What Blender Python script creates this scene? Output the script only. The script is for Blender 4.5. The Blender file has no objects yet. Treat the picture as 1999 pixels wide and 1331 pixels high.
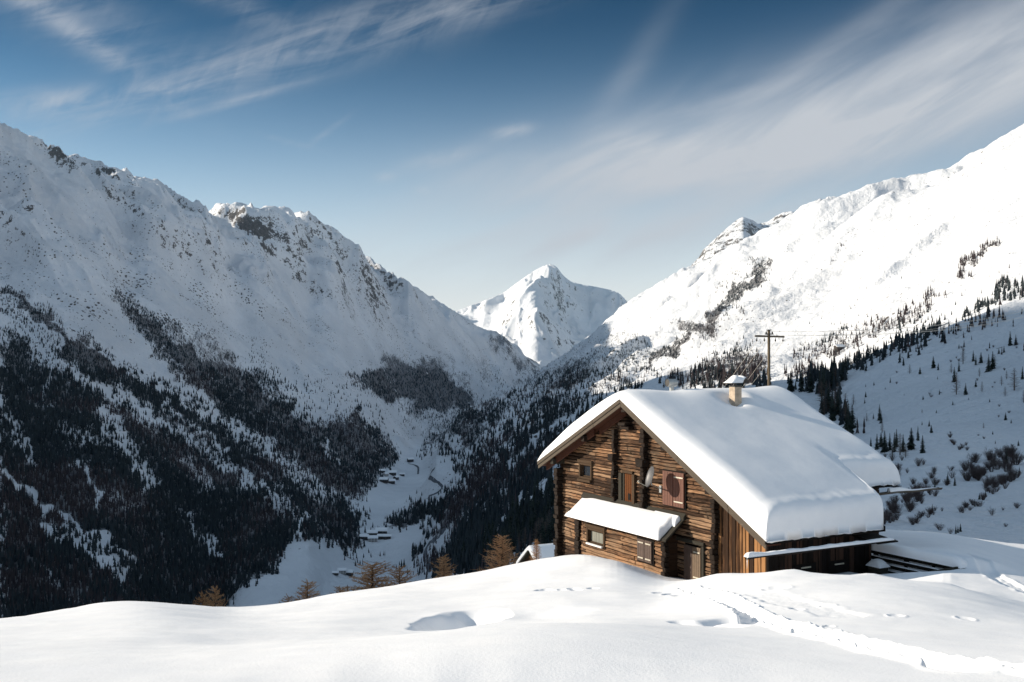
import bpy, bmesh, math, random
import numpy as np
from mathutils import Vector, noise as mnoise

random.seed(7)
RNG = np.random.default_rng(11)
R = math.radians
scene = bpy.context.scene
COL = scene.collection

# ------------------------------------------------------------------ camera
F, CX, HY = 1850.0, 999.5, 722.0          # focal length, centre column and horizon row, in photo pixels
cam_d = bpy.data.cameras.new('camera')
cam = bpy.data.objects.new('camera', cam_d); COL.objects.link(cam)
cam.location = (0, 0, 0); cam.rotation_euler = (R(90), 0, 0)
cam_d.sensor_width = 36.0; cam_d.lens = 36.0 * F / 1999.0
cam_d.shift_y = (HY - 665.5) / 1999.0
cam_d.clip_start = 0.1; cam_d.clip_end = 60000
scene.camera = cam

# ------------------------------------------------------------------ sun, sky, exposure
SUN_AZ, SUN_EL = -80.0, 20.0
sun_d = bpy.data.lights.new('sun', 'SUN'); sun_d.energy = 4.2; sun_d.angle = R(0.5); sun_d.color = (1.0, 0.89, 0.74)
sun = bpy.data.objects.new('sun', sun_d); COL.objects.link(sun)
sd = Vector((math.sin(R(SUN_AZ)) * math.cos(R(SUN_EL)), math.cos(R(SUN_AZ)) * math.cos(R(SUN_EL)), math.sin(R(SUN_EL))))
sun.rotation_euler = sd.to_track_quat('Z', 'Y').to_euler(); sun.location = (-60, 0, 60)

scene.view_settings.view_transform = 'Standard'; scene.view_settings.look = 'None'
scene.view_settings.gamma = 1.0; scene.view_settings.exposure = 0.76
scene.render.engine = 'CYCLES'
scene.cycles.use_denoising = True
scene.cycles.max_bounces = 5; scene.cycles.diffuse_bounces = 3; scene.cycles.transparent_max_bounces = 4

world = bpy.data.worlds.new('World'); scene.world = world; world.use_nodes = True

class N:
    """tiny node-tree helper"""
    def __init__(s, nt): s.nt = nt
    def n(s, t, **kw):
        nd = s.nt.nodes.new(t)
        for k, v in kw.items():
            if k.startswith('i_'):
                key = k[2:]; key = int(key) if key.isdigit() else key.replace('_', ' ')
                nd.inputs[key].default_value = v
            else: setattr(nd, k, v)
        return nd
    def l(s, a, b): s.nt.links.new(a, b)
    def math(s, op, a, b=None, c=None, clamp=False):
        nd = s.nt.nodes.new('ShaderNodeMath'); nd.operation = op; nd.use_clamp = clamp
        for i, x in enumerate((a, b, c)):
            if x is None: continue
            if isinstance(x, (int, float)): nd.inputs[i].default_value = x
            else: s.nt.links.new(x, nd.inputs[i])
        return nd.outputs[0]
    def mix(s, fac, a, b, mode='MIX'):
        nd = s.nt.nodes.new('ShaderNodeMix'); nd.data_type = 'RGBA'; nd.blend_type = mode
        for i, x in ((0, fac), (6, a), (7, b)):
            if isinstance(x, (int, float)): nd.inputs[i].default_value = x
            elif isinstance(x, tuple): nd.inputs[i].default_value = x if len(x) == 4 else x + (1,)
            else: s.nt.links.new(x, nd.inputs[i])
        return nd.outputs[2]
    def ramp(s, fac, stops, interp='LINEAR'):
        nd = s.nt.nodes.new('ShaderNodeValToRGB'); cr = nd.color_ramp; cr.interpolation = interp
        while len(cr.elements) < len(stops): cr.elements.new(0.5)
        for e, (p, c) in zip(cr.elements, stops):
            e.position = p; e.color = c if isinstance(c, tuple) and len(c) == 4 else (tuple(c) + (1,) if isinstance(c, tuple) else (c, c, c, 1))
        s.nt.links.new(fac, nd.inputs[0]); return nd.outputs[0]
    def step(s, x, a, b):
        nd = s.nt.nodes.new('ShaderNodeMapRange'); nd.interpolation_type = 'SMOOTHSTEP'
        nd.inputs[1].default_value = a; nd.inputs[2].default_value = b; s.nt.links.new(x, nd.inputs[0]); return nd.outputs[0]
    def noise(s, vec, scale, detail=4, rough=0.5, dist=0.0):
        nd = s.nt.nodes.new('ShaderNodeTexNoise'); nd.inputs['Scale'].default_value = scale
        nd.inputs['Detail'].default_value = detail; nd.inputs['Roughness'].default_value = rough
        nd.inputs['Distortion'].default_value = dist
        if vec is not None: s.nt.links.new(vec, nd.inputs['Vector'])
        return nd.outputs['Fac']

def build_world():
    nt = world.node_tree; nt.nodes.clear(); g = N(nt)
    out = g.n('ShaderNodeOutputWorld'); bg = g.n('ShaderNodeBackground')
    sky = g.n('ShaderNodeTexSky', sky_type='NISHITA'); sky.sun_disc = False
    sky.sun_elevation = R(SUN_EL); sky.sun_rotation = R(SUN_AZ); sky.altitude = 1900
    sky.air_density = 1.0; sky.dust_density = 0.6; sky.ozone_density = 2.5
    tc = g.n('ShaderNodeTexCoord'); sep = g.n('ShaderNodeSeparateXYZ'); g.l(tc.outputs['Generated'], sep.inputs[0])
    x, y, z = sep.outputs
    # direction as slopes: a = x / |y| , b = z / horizontal length   (world directions)
    hl = g.math('SQRT', g.math('ADD', g.math('MULTIPLY', x, x), g.math('MULTIPLY', y, y)))
    az = g.math('ARCTAN2', x, y); el = g.math('DIVIDE', z, g.math('MAXIMUM', hl, 0.01))
    def line_coord(px0, py0, ang, sx, sy, scale, det, rough, dist=0.3, seed=0.0):
        # rotated, stretched coordinates on the sky for streaky cirrus
        a0 = math.atan((px0 - CX) / F); b0 = (HY - py0) / F
        ca, sa = math.cos(R(ang)), math.sin(R(ang))
        da = g.math('SUBTRACT', az, a0); db = g.math('SUBTRACT', el, b0)
        s = g.math('ADD', g.math('MULTIPLY', da, ca), g.math('MULTIPLY', db, sa))
        t = g.math('SUBTRACT', g.math('MULTIPLY', db, ca), g.math('MULTIPLY', da, sa))
        cv = g.n('ShaderNodeCombineXYZ'); g.l(g.math('MULTIPLY', s, sx), cv.inputs[0]); g.l(g.math('MULTIPLY', t, sy), cv.inputs[1]); cv.inputs[2].default_value = seed
        return s, t, g.noise(cv.outputs[0], scale, det, rough, dist)
    def blob(px0, py0, ang, ls, lt, soft=1.0):
        a0 = math.atan((px0 - CX) / F); b0 = (HY - py0) / F
        ca, sa = math.cos(R(ang)), math.sin(R(ang))
        da = g.math('SUBTRACT', az, a0); db = g.math('SUBTRACT', el, b0)
        s = g.math('ADD', g.math('MULTIPLY', da, ca), g.math('MULTIPLY', db, sa))
        t = g.math('SUBTRACT', g.math('MULTIPLY', db, ca), g.math('MULTIPLY', da, sa))
        s2 = g.math('DIVIDE', s, ls / F); t2 = g.math('DIVIDE', t, lt / F)
        d = g.math('ADD', g.math('MULTIPLY', s2, s2), g.math('MULTIPLY', t2, t2))
        return g.math('EXPONENT', g.math('MULTIPLY', d, -soft))
    _, _, n1 = line_coord(1200, 300, 24, 2.2, 9, 2.2, 8, 0.55, 0.5, 3.1)
    _, _, n2 = line_coord(500, 200, 20, 2.5, 14, 3.0, 9, 0.6, 0.6, 8.0)
    _, _, n3 = line_coord(1200, 300, 55, 4, 12, 4.0, 8, 0.6, 0.8, 1.0)
    big = None
    def add(v, w):
        nonlocal big
        t = g.math('MULTIPLY', v, w); big = t if big is None else g.math('ADD', big, t)
    add(blob(1560, 265, 12, 560, 100), 0.86)       # broad bank, upper right
    add(blob(2020, 150, 26, 380, 110), 0.52)
    add(blob(1250, 300, 12, 260, 60), 0.34)
    add(blob(1480, 335, 7, 460, 62), 0.42)
    add(blob(1235, 140, 55, 140, 28), 0.20)
    add(blob(1640, 120, 32, 260, 26), 0.22)
    add(blob(900, 320, 14, 110, 40), 0.20)
    c1 = g.math('MULTIPLY', big, g.math('ADD', g.math('MULTIPLY', g.step(n1, 0.28, 0.74), 0.65), 0.50))
    wisp = None
    for p, w in (((140, 120, -32, 180, 22), .36), ((60, 60, -20, 240, 60), .28), ((110, 248, 14, 120, 20), .55), ((390, 190, 24, 330, 36), .30), ((470, 215, 20, 130, 8), .30),
                 ((700, 70, 18, 300, 60), .24), ((420, 20, -20, 120, 28), .28), ((860, 310, 15, 60, 14), .45), ((1000, 255, 8, 45, 12), .50), ((900, 25, 14, 160, 30), .25),
                 ((640, 265, 38, 45, 6), .22), ((570, 290, -12, 50, 6), .16), ((750, 348, 0, 22, 10), .22), ((825, 374, 0, 16, 8), .2), ((1240, 280, -10, 60, 20), .18)):
        t = g.math('MULTIPLY', blob(*p), w); wisp = t if wisp is None else g.math('ADD', wisp, t)
    c2 = g.math('MULTIPLY', wisp, g.math('ADD', g.math('MULTIPLY', g.step(n2, 0.32, 0.68), 0.85), g.math('MULTIPLY', g.step(n3, 0.35, 0.7), 0.4)))
    # low pale veil over the horizon
    veil = g.math('MULTIPLY', g.math('EXPONENT', g.math('MULTIPLY', g.math('POWER', g.math('DIVIDE', g.math('MAXIMUM', el, 0.0), 0.195), 2.1), -1.0)), 1.0)
    low = g.math('ADD', g.math('MULTIPLY', blob(1080, 500, 4, 420, 60), 0.38), g.math('MULTIPLY', blob(1260, 455, 5, 280, 34), 0.34))
    low = g.math('MULTIPLY', low, g.math('ADD', g.step(n1, 0.3, 0.7), 0.3))
    cloud = g.math('ADD', g.math('ADD', c1, c2), low, clamp=True)
    cloud = g.math('MULTIPLY', cloud, g.step(el, 0.0, 0.03))
    skyc = g.mix(1.0, sky.outputs[0], SKY_TINT, 'MULTIPLY')
    hs = g.n('ShaderNodeHueSaturation'); hs.inputs['Saturation'].default_value = SKY_SAT; g.l(skyc, hs.inputs['Color'])
    deep = g.math('SUBTRACT', 1.0, g.math('MULTIPLY', g.step(el, 0.08, 0.42), 0.70))
    dc = g.n('ShaderNodeCombineXYZ'); g.l(g.math('POWER', deep, 2.3), dc.inputs[0]); g.l(deep, dc.inputs[1]); g.l(g.math('POWER', deep, 0.85), dc.inputs[2])
    c0 = g.mix(1.0, hs.outputs[0], dc.outputs[0], 'MULTIPLY')
    c = g.mix(g.math('MULTIPLY', veil, VEIL_AMT, clamp=True), c0, VEIL)
    c = g.mix(cloud, c, CLOUDC)
    # unseen bright cloud added higher up and to the sides, to lift shaded snow
    hi = g.step(el, 0.48, 1.0); side = g.math('MULTIPLY', g.step(g.math('ABSOLUTE', az), 0.75, 1.1), g.step(el, 0.02, 0.12))
    c = g.mix(g.math('MULTIPLY', g.math('MAXIMUM', hi, side), 0.62), c, FILLC)
    g.l(c, bg.inputs[0]); bg.inputs[1].default_value = SKY_STR; g.l(bg.outputs[0], out.inputs[0])
SKY_STR = 0.11
SKY_TINT = (0.11, 0.56, 0.64); SKY_SAT = 1.18
VEIL = (4.9, 4.8, 4.6); VEIL_AMT = 1.0; CLOUDC = (3.0, 3.15, 3.4); FILLC = (2.1, 2.75, 3.5)
build_world()

# ------------------------------------------------------------------ numpy noise
def _hash(ix, iy, seed):
    h = (ix.astype(np.int64) * 374761393 + iy.astype(np.int64) * 668265263 + seed * 974711) & 0x7fffffff
    h = ((h ^ (h >> 13)) * 1274126177) & 0x7fffffff
    return (h ^ (h >> 16)) & 0xffff
def perlin(x, y, seed=0):
    x0 = np.floor(x); y0 = np.floor(y); fx = x - x0; fy = y - y0
    def gr(ix, iy, dx, dy):
        a = _hash(ix, iy, seed) * (2 * np.pi / 65536.0)
        return np.cos(a) * dx + np.sin(a) * dy
    u = fx * fx * fx * (fx * (fx * 6 - 15) + 10); v = fy * fy * fy * (fy * (fy * 6 - 15) + 10)
    n00 = gr(x0, y0, fx, fy); n10 = gr(x0 + 1, y0, fx - 1, fy); n01 = gr(x0, y0 + 1, fx, fy - 1); n11 = gr(x0 + 1, y0 + 1, fx - 1, fy - 1)
    return (n00 * (1 - u) + n10 * u) * (1 - v) + (n01 * (1 - u) + n11 * u) * v * 1.0
def fbm(x, y, oct=5, seed=0, gain=0.5, lac=2.03):
    s = np.zeros(np.broadcast(x, y).shape); a = 1.0
    for k in range(oct):
        s += a * perlin(x, y, seed + k * 17); a *= gain; x = x * lac + 13.7; y = y * lac + 5.3
    return s
def ridged(x, y, oct=5, seed=0, gain=0.5, lac=2.07):
    s = np.zeros(np.broadcast(x, y).shape); a = 1.0; w = 1.0
    for k in range(oct):
        n = (1 - 2.0 * np.abs(perlin(x, y, seed + k * 31))) ; n = n * n * w
        s += a * n; w = np.clip(n * 1.6, 0, 1); a *= gain; x = x * lac + 3.1; y = y * lac + 9.2
    return s
def smooth(a, b, x):
    t = np.clip((x - a) / (b - a), 0, 1); return t * t * (3 - 2 * t)

class TPS:
    """smooth surface through scattered points"""
    def __init__(s, P, V, lam=1e-4, lin=-1.0):
        s.lin = lin
        P = np.asarray(P, float); V = np.asarray(V, float); n = len(P)
        K = s.k(np.linalg.norm(P[:, None] - P[None], axis=2)) + lam * np.eye(n)
        Q = np.hstack([np.ones((n, 1)), P]); A = np.zeros((n + 3, n + 3))
        A[:n, :n] = K; A[:n, n:] = Q; A[n:, :n] = Q.T
        s.w = np.linalg.solve(A, np.concatenate([V, np.zeros(3)])); s.P = P
    def k(s, r): return r * r * np.log(np.maximum(r, 1e-9)) * 0.35 + s.lin * r
    def __call__(s, x, y):
        sh = np.shape(x); x = np.ravel(x); y = np.ravel(y); out = np.empty(len(x)); n = len(s.P)
        for i in range(0, len(x), 20000):
            xx = x[i:i + 20000]; yy = y[i:i + 20000]
            r = np.sqrt((xx[:, None] - s.P[:, 0]) ** 2 + (yy[:, None] - s.P[:, 1]) ** 2)
            out[i:i + 20000] = s.k(r) @ s.w[:n] + s.w[n] + s.w[n + 1] * xx + s.w[n + 2] * yy
        return out.reshape(sh)

# ------------------------------------------------------------------ mesh helpers
def mesh_np(name, V, Fq, mat=None, smooth_=True, attrs=None, parent=None, tri=False):
    me = bpy.data.meshes.new(name); V = np.asarray(V, np.float32); Fq = np.asarray(Fq, np.int32); k = Fq.shape[1]
    me.vertices.add(len(V)); me.vertices.foreach_set('co', V.ravel())
    me.loops.add(Fq.size); me.loops.foreach_set('vertex_index', Fq.ravel())
    me.polygons.add(len(Fq)); me.polygons.foreach_set('loop_start', np.arange(0, Fq.size, k, dtype=np.int32))
    try: me.polygons.foreach_set('loop_total', np.full(len(Fq), k, np.int32))
    except Exception: pass
    me.polygons.foreach_set('use_smooth', np.full(len(Fq), bool(smooth_)))
    me.update(calc_edges=True)
    for nm, arr in (attrs or {}).items():
        arr = np.asarray(arr, np.float32)
        if arr.ndim == 1:
            a = me.attributes.new(nm, 'FLOAT', 'POINT'); a.data.foreach_set('value', arr)
        else:
            a = me.attributes.new(nm, 'FLOAT_COLOR', 'POINT'); a.data.foreach_set('color', np.hstack([arr, np.ones((len(arr), 1))]).astype(np.float32).ravel())
    if mat: me.materials.append(mat)
    o = bpy.data.objects.new(name, me); COL.objects.link(o)
    if parent: o.parent = parent
    return o
def grid_faces(nr, nc, keep=None):
    i = np.arange(nr - 1)[:, None] * nc + np.arange(nc - 1)[None]
    f = np.stack([i, i + 1, i + nc + 1, i + nc], -1).reshape(-1, 4)
    if keep is not None: f = f[keep.ravel()]
    return f
def tag(o, label=None, cat=None, group=None, kind=None):
    if label: o['label'] = label
    if cat: o['category'] = cat
    if group: o['group'] = group
    if kind: o['kind'] = kind
    return o

# ------------------------------------------------------------------ materials
def new_mat(name):
    m = bpy.data.materials.new(name); m.use_nodes = True; nt = m.node_tree; nt.nodes.clear(); g = N(nt)
    out = g.n('ShaderNodeOutputMaterial'); bs = g.n('ShaderNodeBsdfPrincipled'); g.l(bs.outputs[0], out.inputs[0])
    return m, g, bs
def plain(name, col, rough=0.7, metal=0.0, var=0.15, scale=8.0, bump=0.0, stretch=(1, 1, 1)):
    m, g, bs = new_mat(name); tc = g.n('ShaderNodeTexCoord'); mp = g.n('ShaderNodeMapping'); mp.inputs['Scale'].default_value = stretch
    g.l(tc.outputs['Object'], mp.inputs[0]); n = g.noise(mp.outputs[0], scale, 6, 0.6)
    lo = tuple(c * (1 - var * 1.6) for c in col); hi = tuple(min(1, c * (1 + var)) for c in col)
    g.l(g.ramp(n, [(0.3, lo), (0.7, hi)]), bs.inputs['Base Color']); bs.inputs['Roughness'].default_value = rough; bs.inputs['Metallic'].default_value = metal
    if bump:
        b = g.n('ShaderNodeBump'); b.inputs['Strength'].default_value = 1.0; b.inputs['Distance'].default_value = bump; g.l(n, b.inputs['Height']); g.l(b.outputs[0], bs.inputs['Normal'])
    return m
SNOW = (0.86, 0.87, 0.885)
def snow_near():
    m, g, bs = new_mat('snow_near'); tc = g.n('ShaderNodeTexCoord'); P = tc.outputs['Object']
    n1 = g.noise(P, 1.3, 5, 0.55); n2 = g.noise(P, 45, 3, 0.6); n3 = g.noise(P, 160, 2, 0.5)
    g.l(g.ramp(n1, [(0.3, (0.83, 0.84, 0.86)), (0.7, (0.89, 0.89, 0.895))]), bs.inputs['Base Color'])
    bs.inputs['Roughness'].default_value = 0.75; bs.inputs['Specular IOR Level'].default_value = 0.25
    h = g.math('ADD', g.math('ADD', g.math('MULTIPLY', n1, 0.012), g.math('MULTIPLY', n2, 0.003)), g.math('MULTIPLY', n3, 0.0012))
    b = g.n('ShaderNodeBump'); b.inputs['Strength'].default_value = 0.9; b.inputs['Distance'].default_value = 1.0; g.l(h, b.inputs['Height']); g.l(b.outputs[0], bs.inputs['Normal'])
    return m
def terrain_mat(name='mountain_snow', rock_lo=0.52, rock_hi=0.60, scl=1.0, specks=True):
    m, g, bs = new_mat(name); geo = g.n('ShaderNodeNewGeometry'); P = geo.outputs['Position']
    at = g.n('ShaderNodeAttribute', attribute_name='forest'); at2 = g.n('ShaderNodeAttribute', attribute_name='rock'); at3 = g.n('ShaderNodeAttribute', attribute_name='scrub')
    big = g.noise(P, 0.006 * scl, 6, 0.6); mid = g.noise(P, 0.03 * scl, 7, 0.65); fine = g.noise(P, 0.11 * scl, 4, 0.7)
    # rock where the surface is steep, broken up by noise
    rk = g.math('ADD', at2.outputs['Fac'], g.math('MULTIPLY', g.math('SUBTRACT', mid, 0.5), 1.5)); rk = g.math('ADD', rk, g.math('MULTIPLY', g.math('SUBTRACT', fine, 0.5), 0.9))
    rock = g.step(rk, rock_lo, rock_hi)
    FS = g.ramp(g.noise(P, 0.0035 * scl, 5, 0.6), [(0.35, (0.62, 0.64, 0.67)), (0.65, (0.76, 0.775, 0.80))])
    # rock specks and dwarf scrub
    vo = g.n('ShaderNodeTexVoronoi', i_Scale=0.075 * scl); g.l(P, vo.inputs['Vector'])
    sp = g.math('SUBTRACT', g.math('MULTIPLY', g.step(big, 0.38, 0.62), 0.36), vo.outputs['Distance']); sp = g.math('ADD', sp, g.math('MULTIPLY', g.math('SUBTRACT', fine, 0.5), 0.8)); sp = g.math('ADD', sp, g.math('MULTIPLY', g.math('SUBTRACT', at3.outputs['Fac'], 0.5), 0.5))
    spk = g.step(sp, 0.08, 0.18) if specks else None
    rc = g.ramp(fine, [(0.3, (0.05, 0.048, 0.05)), (0.7, (0.17, 0.155, 0.145))])
    fl = g.step(g.math('ADD', at.outputs['Fac'], g.math('MULTIPLY', g.math('SUBTRACT', fine, 0.5), 1.6)), 0.38, 0.85)
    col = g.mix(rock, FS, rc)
    if specks: col = g.mix(spk, col, g.ramp(mid, [(0.4, (0.06, 0.06, 0.065)), (0.6, (0.13, 0.11, 0.09))]))
    col = g.mix(g.math('MULTIPLY', fl, 0.85), col, g.ramp(mid, [(0.35, (0.035, 0.040, 0.045)), (0.65, (0.080, 0.070, 0.070))]))
    g.l(col, bs.inputs['Base Color']); bs.inputs['Roughness'].default_value = 0.85; bs.inputs['Specular IOR Level'].default_value = 0.1
    h = g.math('ADD', g.math('MULTIPLY', mid, 10.0), g.math('MULTIPLY', fine, 3.5)); h = g.math('ADD', h, g.math('MULTIPLY', big, 34.0))
    b = g.n('ShaderNodeBump'); b.inputs['Strength'].default_value = 0.8; b.inputs['Distance'].default_value = 1.0; g.l(h, b.inputs['Height']); g.l(b.outputs[0], bs.inputs['Normal'])
    return m
M_SNOW = snow_near()
M_TERR = terrain_mat()

# ------------------------------------------------------------------ terrain: valley with its two flanks
S_AZ = 5.0
def cvt(px, py, Y):
    a = (px - CX) / F; b = (HY - py) / F
    az = math.atan(a); r = Y * math.sqrt(1 + a * a); return (az * S_AZ, math.log(r)), b * Y / r
TP, TV = [], []
def tcol(px, lst):
    for py, Y in lst:
        p, w = cvt(px, py, Y); TP.append(p); TV.append(w)
def tcolb(px, lst):           # (b, Y)
    tcol(px, [(HY + b * F, Y) for b, Y in lst])
def tw(X, Y, Z):
    r = math.hypot(X, Y); TP.append((math.atan2(X, Y) * S_AZ, math.log(r))); TV.append(Z / r)
# left flank
tcol(0, [(1205, 1320), (1100, 1500), (1000, 1700), (900, 1950), (800, 2200), (700, 2500), (600, 2800), (500, 3150), (400, 3500), (300, 3800), (238, 3950)])
tcol(110, [(290, 4200), (700, 2620), (1000, 1800)])
tcol(250, [(1170, 1450), (1050, 1750), (950, 2050), (850, 2400), (750, 2750), (650, 3150), (550, 3600), (450, 4050), (342, 4500)])
tcol(385, [(393, 5050)])
tcol(460, [(1100, 1750), (1000, 2150), (900, 2650), (800, 3200), (700, 3800), (600, 4300), (500, 4850), (396, 5400)])
tcol(600, [(1050, 1950), (980, 2400), (900, 2900), (800, 3700), (700, 4500), (600, 5100), (500, 5700), (412, 6100)])
tcol(700, [(950, 3000), (880, 3500), (800, 4200), (700, 5100), (600, 5800), (482, 6400)])
tcol(800, [(830, 5200), (800, 5400), (750, 5900), (700, 6300), (620, 6700), (548, 7000)])
tcol(880, [(810, 6200), (760, 6600), (700, 7000), (602, 7600)])
tcol(955, [(785, 6900), (740, 7400), (690, 7800), (642, 8100)])
tcol(1005, [(752, 7700), (710, 8200), (672, 8500)])
tcol(1055, [(730, 8300), (716, 8900)])
# valley floor
tw(-511, 1720, -426); tw(-225, 1900, -419); tw(-360, 1800, -424); tw(-426, 2630, -410); tw(-193, 2400, -412); tw(-300, 2500, -411)
tw(-183, 3400, -398); tw(-400, 3560, -400); tw(-300, 3450, -400); tw(-510, 4750, -380); tw(-400, 4750, -378); tw(-560, 5600, -350)
# right flank
tcol(1999, [(1055, 120), (950, 200), (800, 380), (700, 520), (620, 650), (500, 950), (400, 1300), (243, 2000)])
tcol(1850, [(1045, 120), (950, 210), (850, 330), (750, 500), (680, 680), (600, 950), (500, 1350), (420, 1800), (330, 2500)])
tcol(1740, [(1000, 160), (900, 280), (800, 450), (730, 640), (680, 850), (600, 1250), (500, 1800), (420, 2300), (346, 2800)])
tcol(1600, [(900, 260), (800, 560), (750, 850), (700, 1250), (600, 1900), (500, 2600), (385, 3400)])
tcol(1500, [(740, 1100), (700, 1500), (600, 2300), (520, 3100), (442, 3900)])
tcol(1370, [(740, 1500), (700, 2000), (620, 2900), (560, 3700), (512, 4500)])
tcol(1220, [(820, 1300), (760, 2300), (700, 3400), (650, 4600), (602, 5800)])
tcol(1180, [(632, 6300)]); tcol(1120, [(668, 7300)])
tcol(1100, [(1000, 750), (900, 1150), (800, 2200), (750, 4000), (710, 6300)])
tcol(1000, [(1000, 1100), (900, 1700), (820, 3000), (785, 4500)])
tcol(900, [(1110, 1120), (1000, 1550), (920, 2250), (860, 3500), (828, 4800)])
tcol(855, [(1110, 1560), (1000, 2150), (930, 2900), (870, 4000)])
# hidden ground between the shoulder and the valley
for px, bs_ in ((0, (.42, .38, .36, .32)), (250, (.42, .38, .36, .33)), (460, (.40, .37, .35, .32)), (600, (.38, .35, .33, .30)), (760, (.36, .33, .30, .27))):
    tcolb(px, [(-0 + v, Y) for v, Y in zip(bs_, (100, 300, 600, 1000))])
for px, bs_ in ((900, (.32, .28, .24)), (1000, (.29, .25, .21)), (1100, (.26, .21, .17)), (1220, (.23, .17, .11)), (1370, (.21, .13, .07)), (1500, (.2, .11, .045)), (1600, (.19, .12, .05))):
    tcolb(px, list(zip(bs_, (100, 300, 600))))
# outside the frame: the western ridge that throws the valley into shadow, and the slope behind
for Y, Z in ((3500, 970), (2750, 1010), (2150, 1120), (1500, 1075), (1250, 1105), (1090, 1105), (940, 1040), (820, 1025), (640, 990), (565, 960), (505, 890), (430, 835), (200, 760), (-300, 700), (-900, 650)):
    tw(-2500, Y, Z)
for Y in (1600, 700, 0, -800):
    tw(-1700, Y, 330 if Y > 300 else 260); tw(-1000, Y, -90); tw(-620, Y, -400 + (20 if Y < 500 else 0))
    tw(-4200, Y, 150)
for Y in (2300, 3200, 4400, 5600): tw(-4300, Y, 420 if Y < 4000 else 300); tw(-6000, Y, 0)
tw(-100, 0, -35); tw(-300, 0, -150); tw(-100, -100, -20); tw(-300, -400, -120)
tw(150, 0, 2); tw(400, 0, 60); tw(1000, 0, 260); tw(2200, 0, 700); tw(300, 150, 5); tw(800, 500, 180); tw(1700, 1000, 600); tw(2600, 1500, 950)
# behind the crests, falling away
for px, r_, b in ((0, 5200, .15), (250, 6000, .11), (460, 7000, .08), (600, 7800, .08), (700, 8500, .05), (880, 9500, .0), (1005, 10500, -.02), (1100, 9500, -.01), (1220, 8500, .0), (1370, 7000, .04), (1500, 6200, .07), (1740, 5000, .11), (1999, 4200, .15)):
    tcolb(px, [(-b, r_)])
TS = TPS(TP, TV, 4e-5, -0.35)

az_mid = np.linspace(R(-30.0), R(30.0), 860)
az_all = np.concatenate([np.linspace(R(-140), R(-30.0), 170, endpoint=False), az_mid, np.linspace(R(30.0), R(95), 80)[1:]])
lr = np.concatenate([np.linspace(math.log(60), math.log(1100), 170, endpoint=False), np.linspace(math.log(1100), math.log(8800), 640, endpoint=False), np.linspace(math.log(8800), math.log(11000), 20)])
AZ, LR = np.meshgrid(az_all, lr)                     # rows = range
RR = np.exp(LR); TX = RR * np.sin(AZ); TY = RR * np.cos(AZ)
# smooth base, evaluated on a coarser grid then interpolated
cz = np.arange(0, len(az_all), 6); cz = np.unique(np.append(cz, len(az_all) - 1)); cr = np.unique(np.append(np.arange(0, len(lr), 4), len(lr) - 1))
base = TS(AZ[np.ix_(cr, cz)] * S_AZ, LR[np.ix_(cr, cz)])
tmp = np.array([np.interp(az_all, az_all[cz], row) for row in base])
W = np.array([np.interp(lr, lr[cr], tmp[:, j]) for j in range(tmp.shape[1])]).T
TZ = W * RR
def terrain_relief(X, Y, Z, r):
    """gullies and shoulders running down the slopes; none on the valley floor"""
    floor = smooth(-405, -330, Z)
    left = smooth(-200, -500, X)
    wx = fbm(X / 900, Y / 900, 3, 5) * 500
    wy = fbm(X / 700 + 9, Y / 700, 3, 6) * 380
    gl = ridged((Y + X * 0.25 + wy) / 900, (X + wx) / 2600, 6, 3, 0.52)         # spurs running across the valley
    gl2 = ridged((Y + X * 0.2 + wy * .6) / 300, (X + wx) / 1100, 5, 8, 0.5)
    f1 = fbm(X / 160, Y / 160, 6, 21, 0.55)
    hi = smooth(50, 600, Z)
    amp = np.clip(r / 3500, 0.03, 1.15)
    gl3 = ridged((Y + X * .3 + wy * .3) / 110, (X + wx * .5) / 520, 4, 14, .5)
    zl = (gl - 0.9) * (70 + 120 * hi) + (gl2 - 0.9) * (24 + 58 * hi) + (gl3 - .9) * (4 + 17 * hi) + f1 * (14 + 26 * hi)
    zr = (gl - 0.9) * 62 + (gl2 - 0.9) * 30 + (gl3 - .9) * 7 + fbm(X / 420, Y / 420, 5, 33, 0.45) * 95 + f1 * 20
    offs = smooth(R(-33), R(-28.8), np.arctan2(X, Y)) * 0.9 + 0.1
    return (zl * 0.62 * left + zr * (1 - left)) * floor * amp * offs
TZ = TZ + terrain_relief(TX, TY, TZ, RR)
SKYL = [(-80, 205), (0, 240), (60, 262), (110, 290), (160, 306), (215, 322), (260, 340), (320, 355), (345, 378), (385, 397), (430, 402), (460, 393), (500, 403), (550, 403), (600, 416), (650, 443), (700, 482), (750, 525), (800, 552), (845, 580), (880, 603), (940, 640), (985, 655), (1030, 695), (1056, 716),
        (1100, 692), (1150, 655), (1180, 628), (1225, 588), (1280, 555), (1330, 525), (1368, 512), (1383, 505), (1432, 477), (1485, 451), (1538, 422), (1584, 391), (1640, 382), (1720, 352), (1760, 346), (1850, 328), (1900, 297), (1950, 270), (1999, 241), (2080, 200)]
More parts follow.
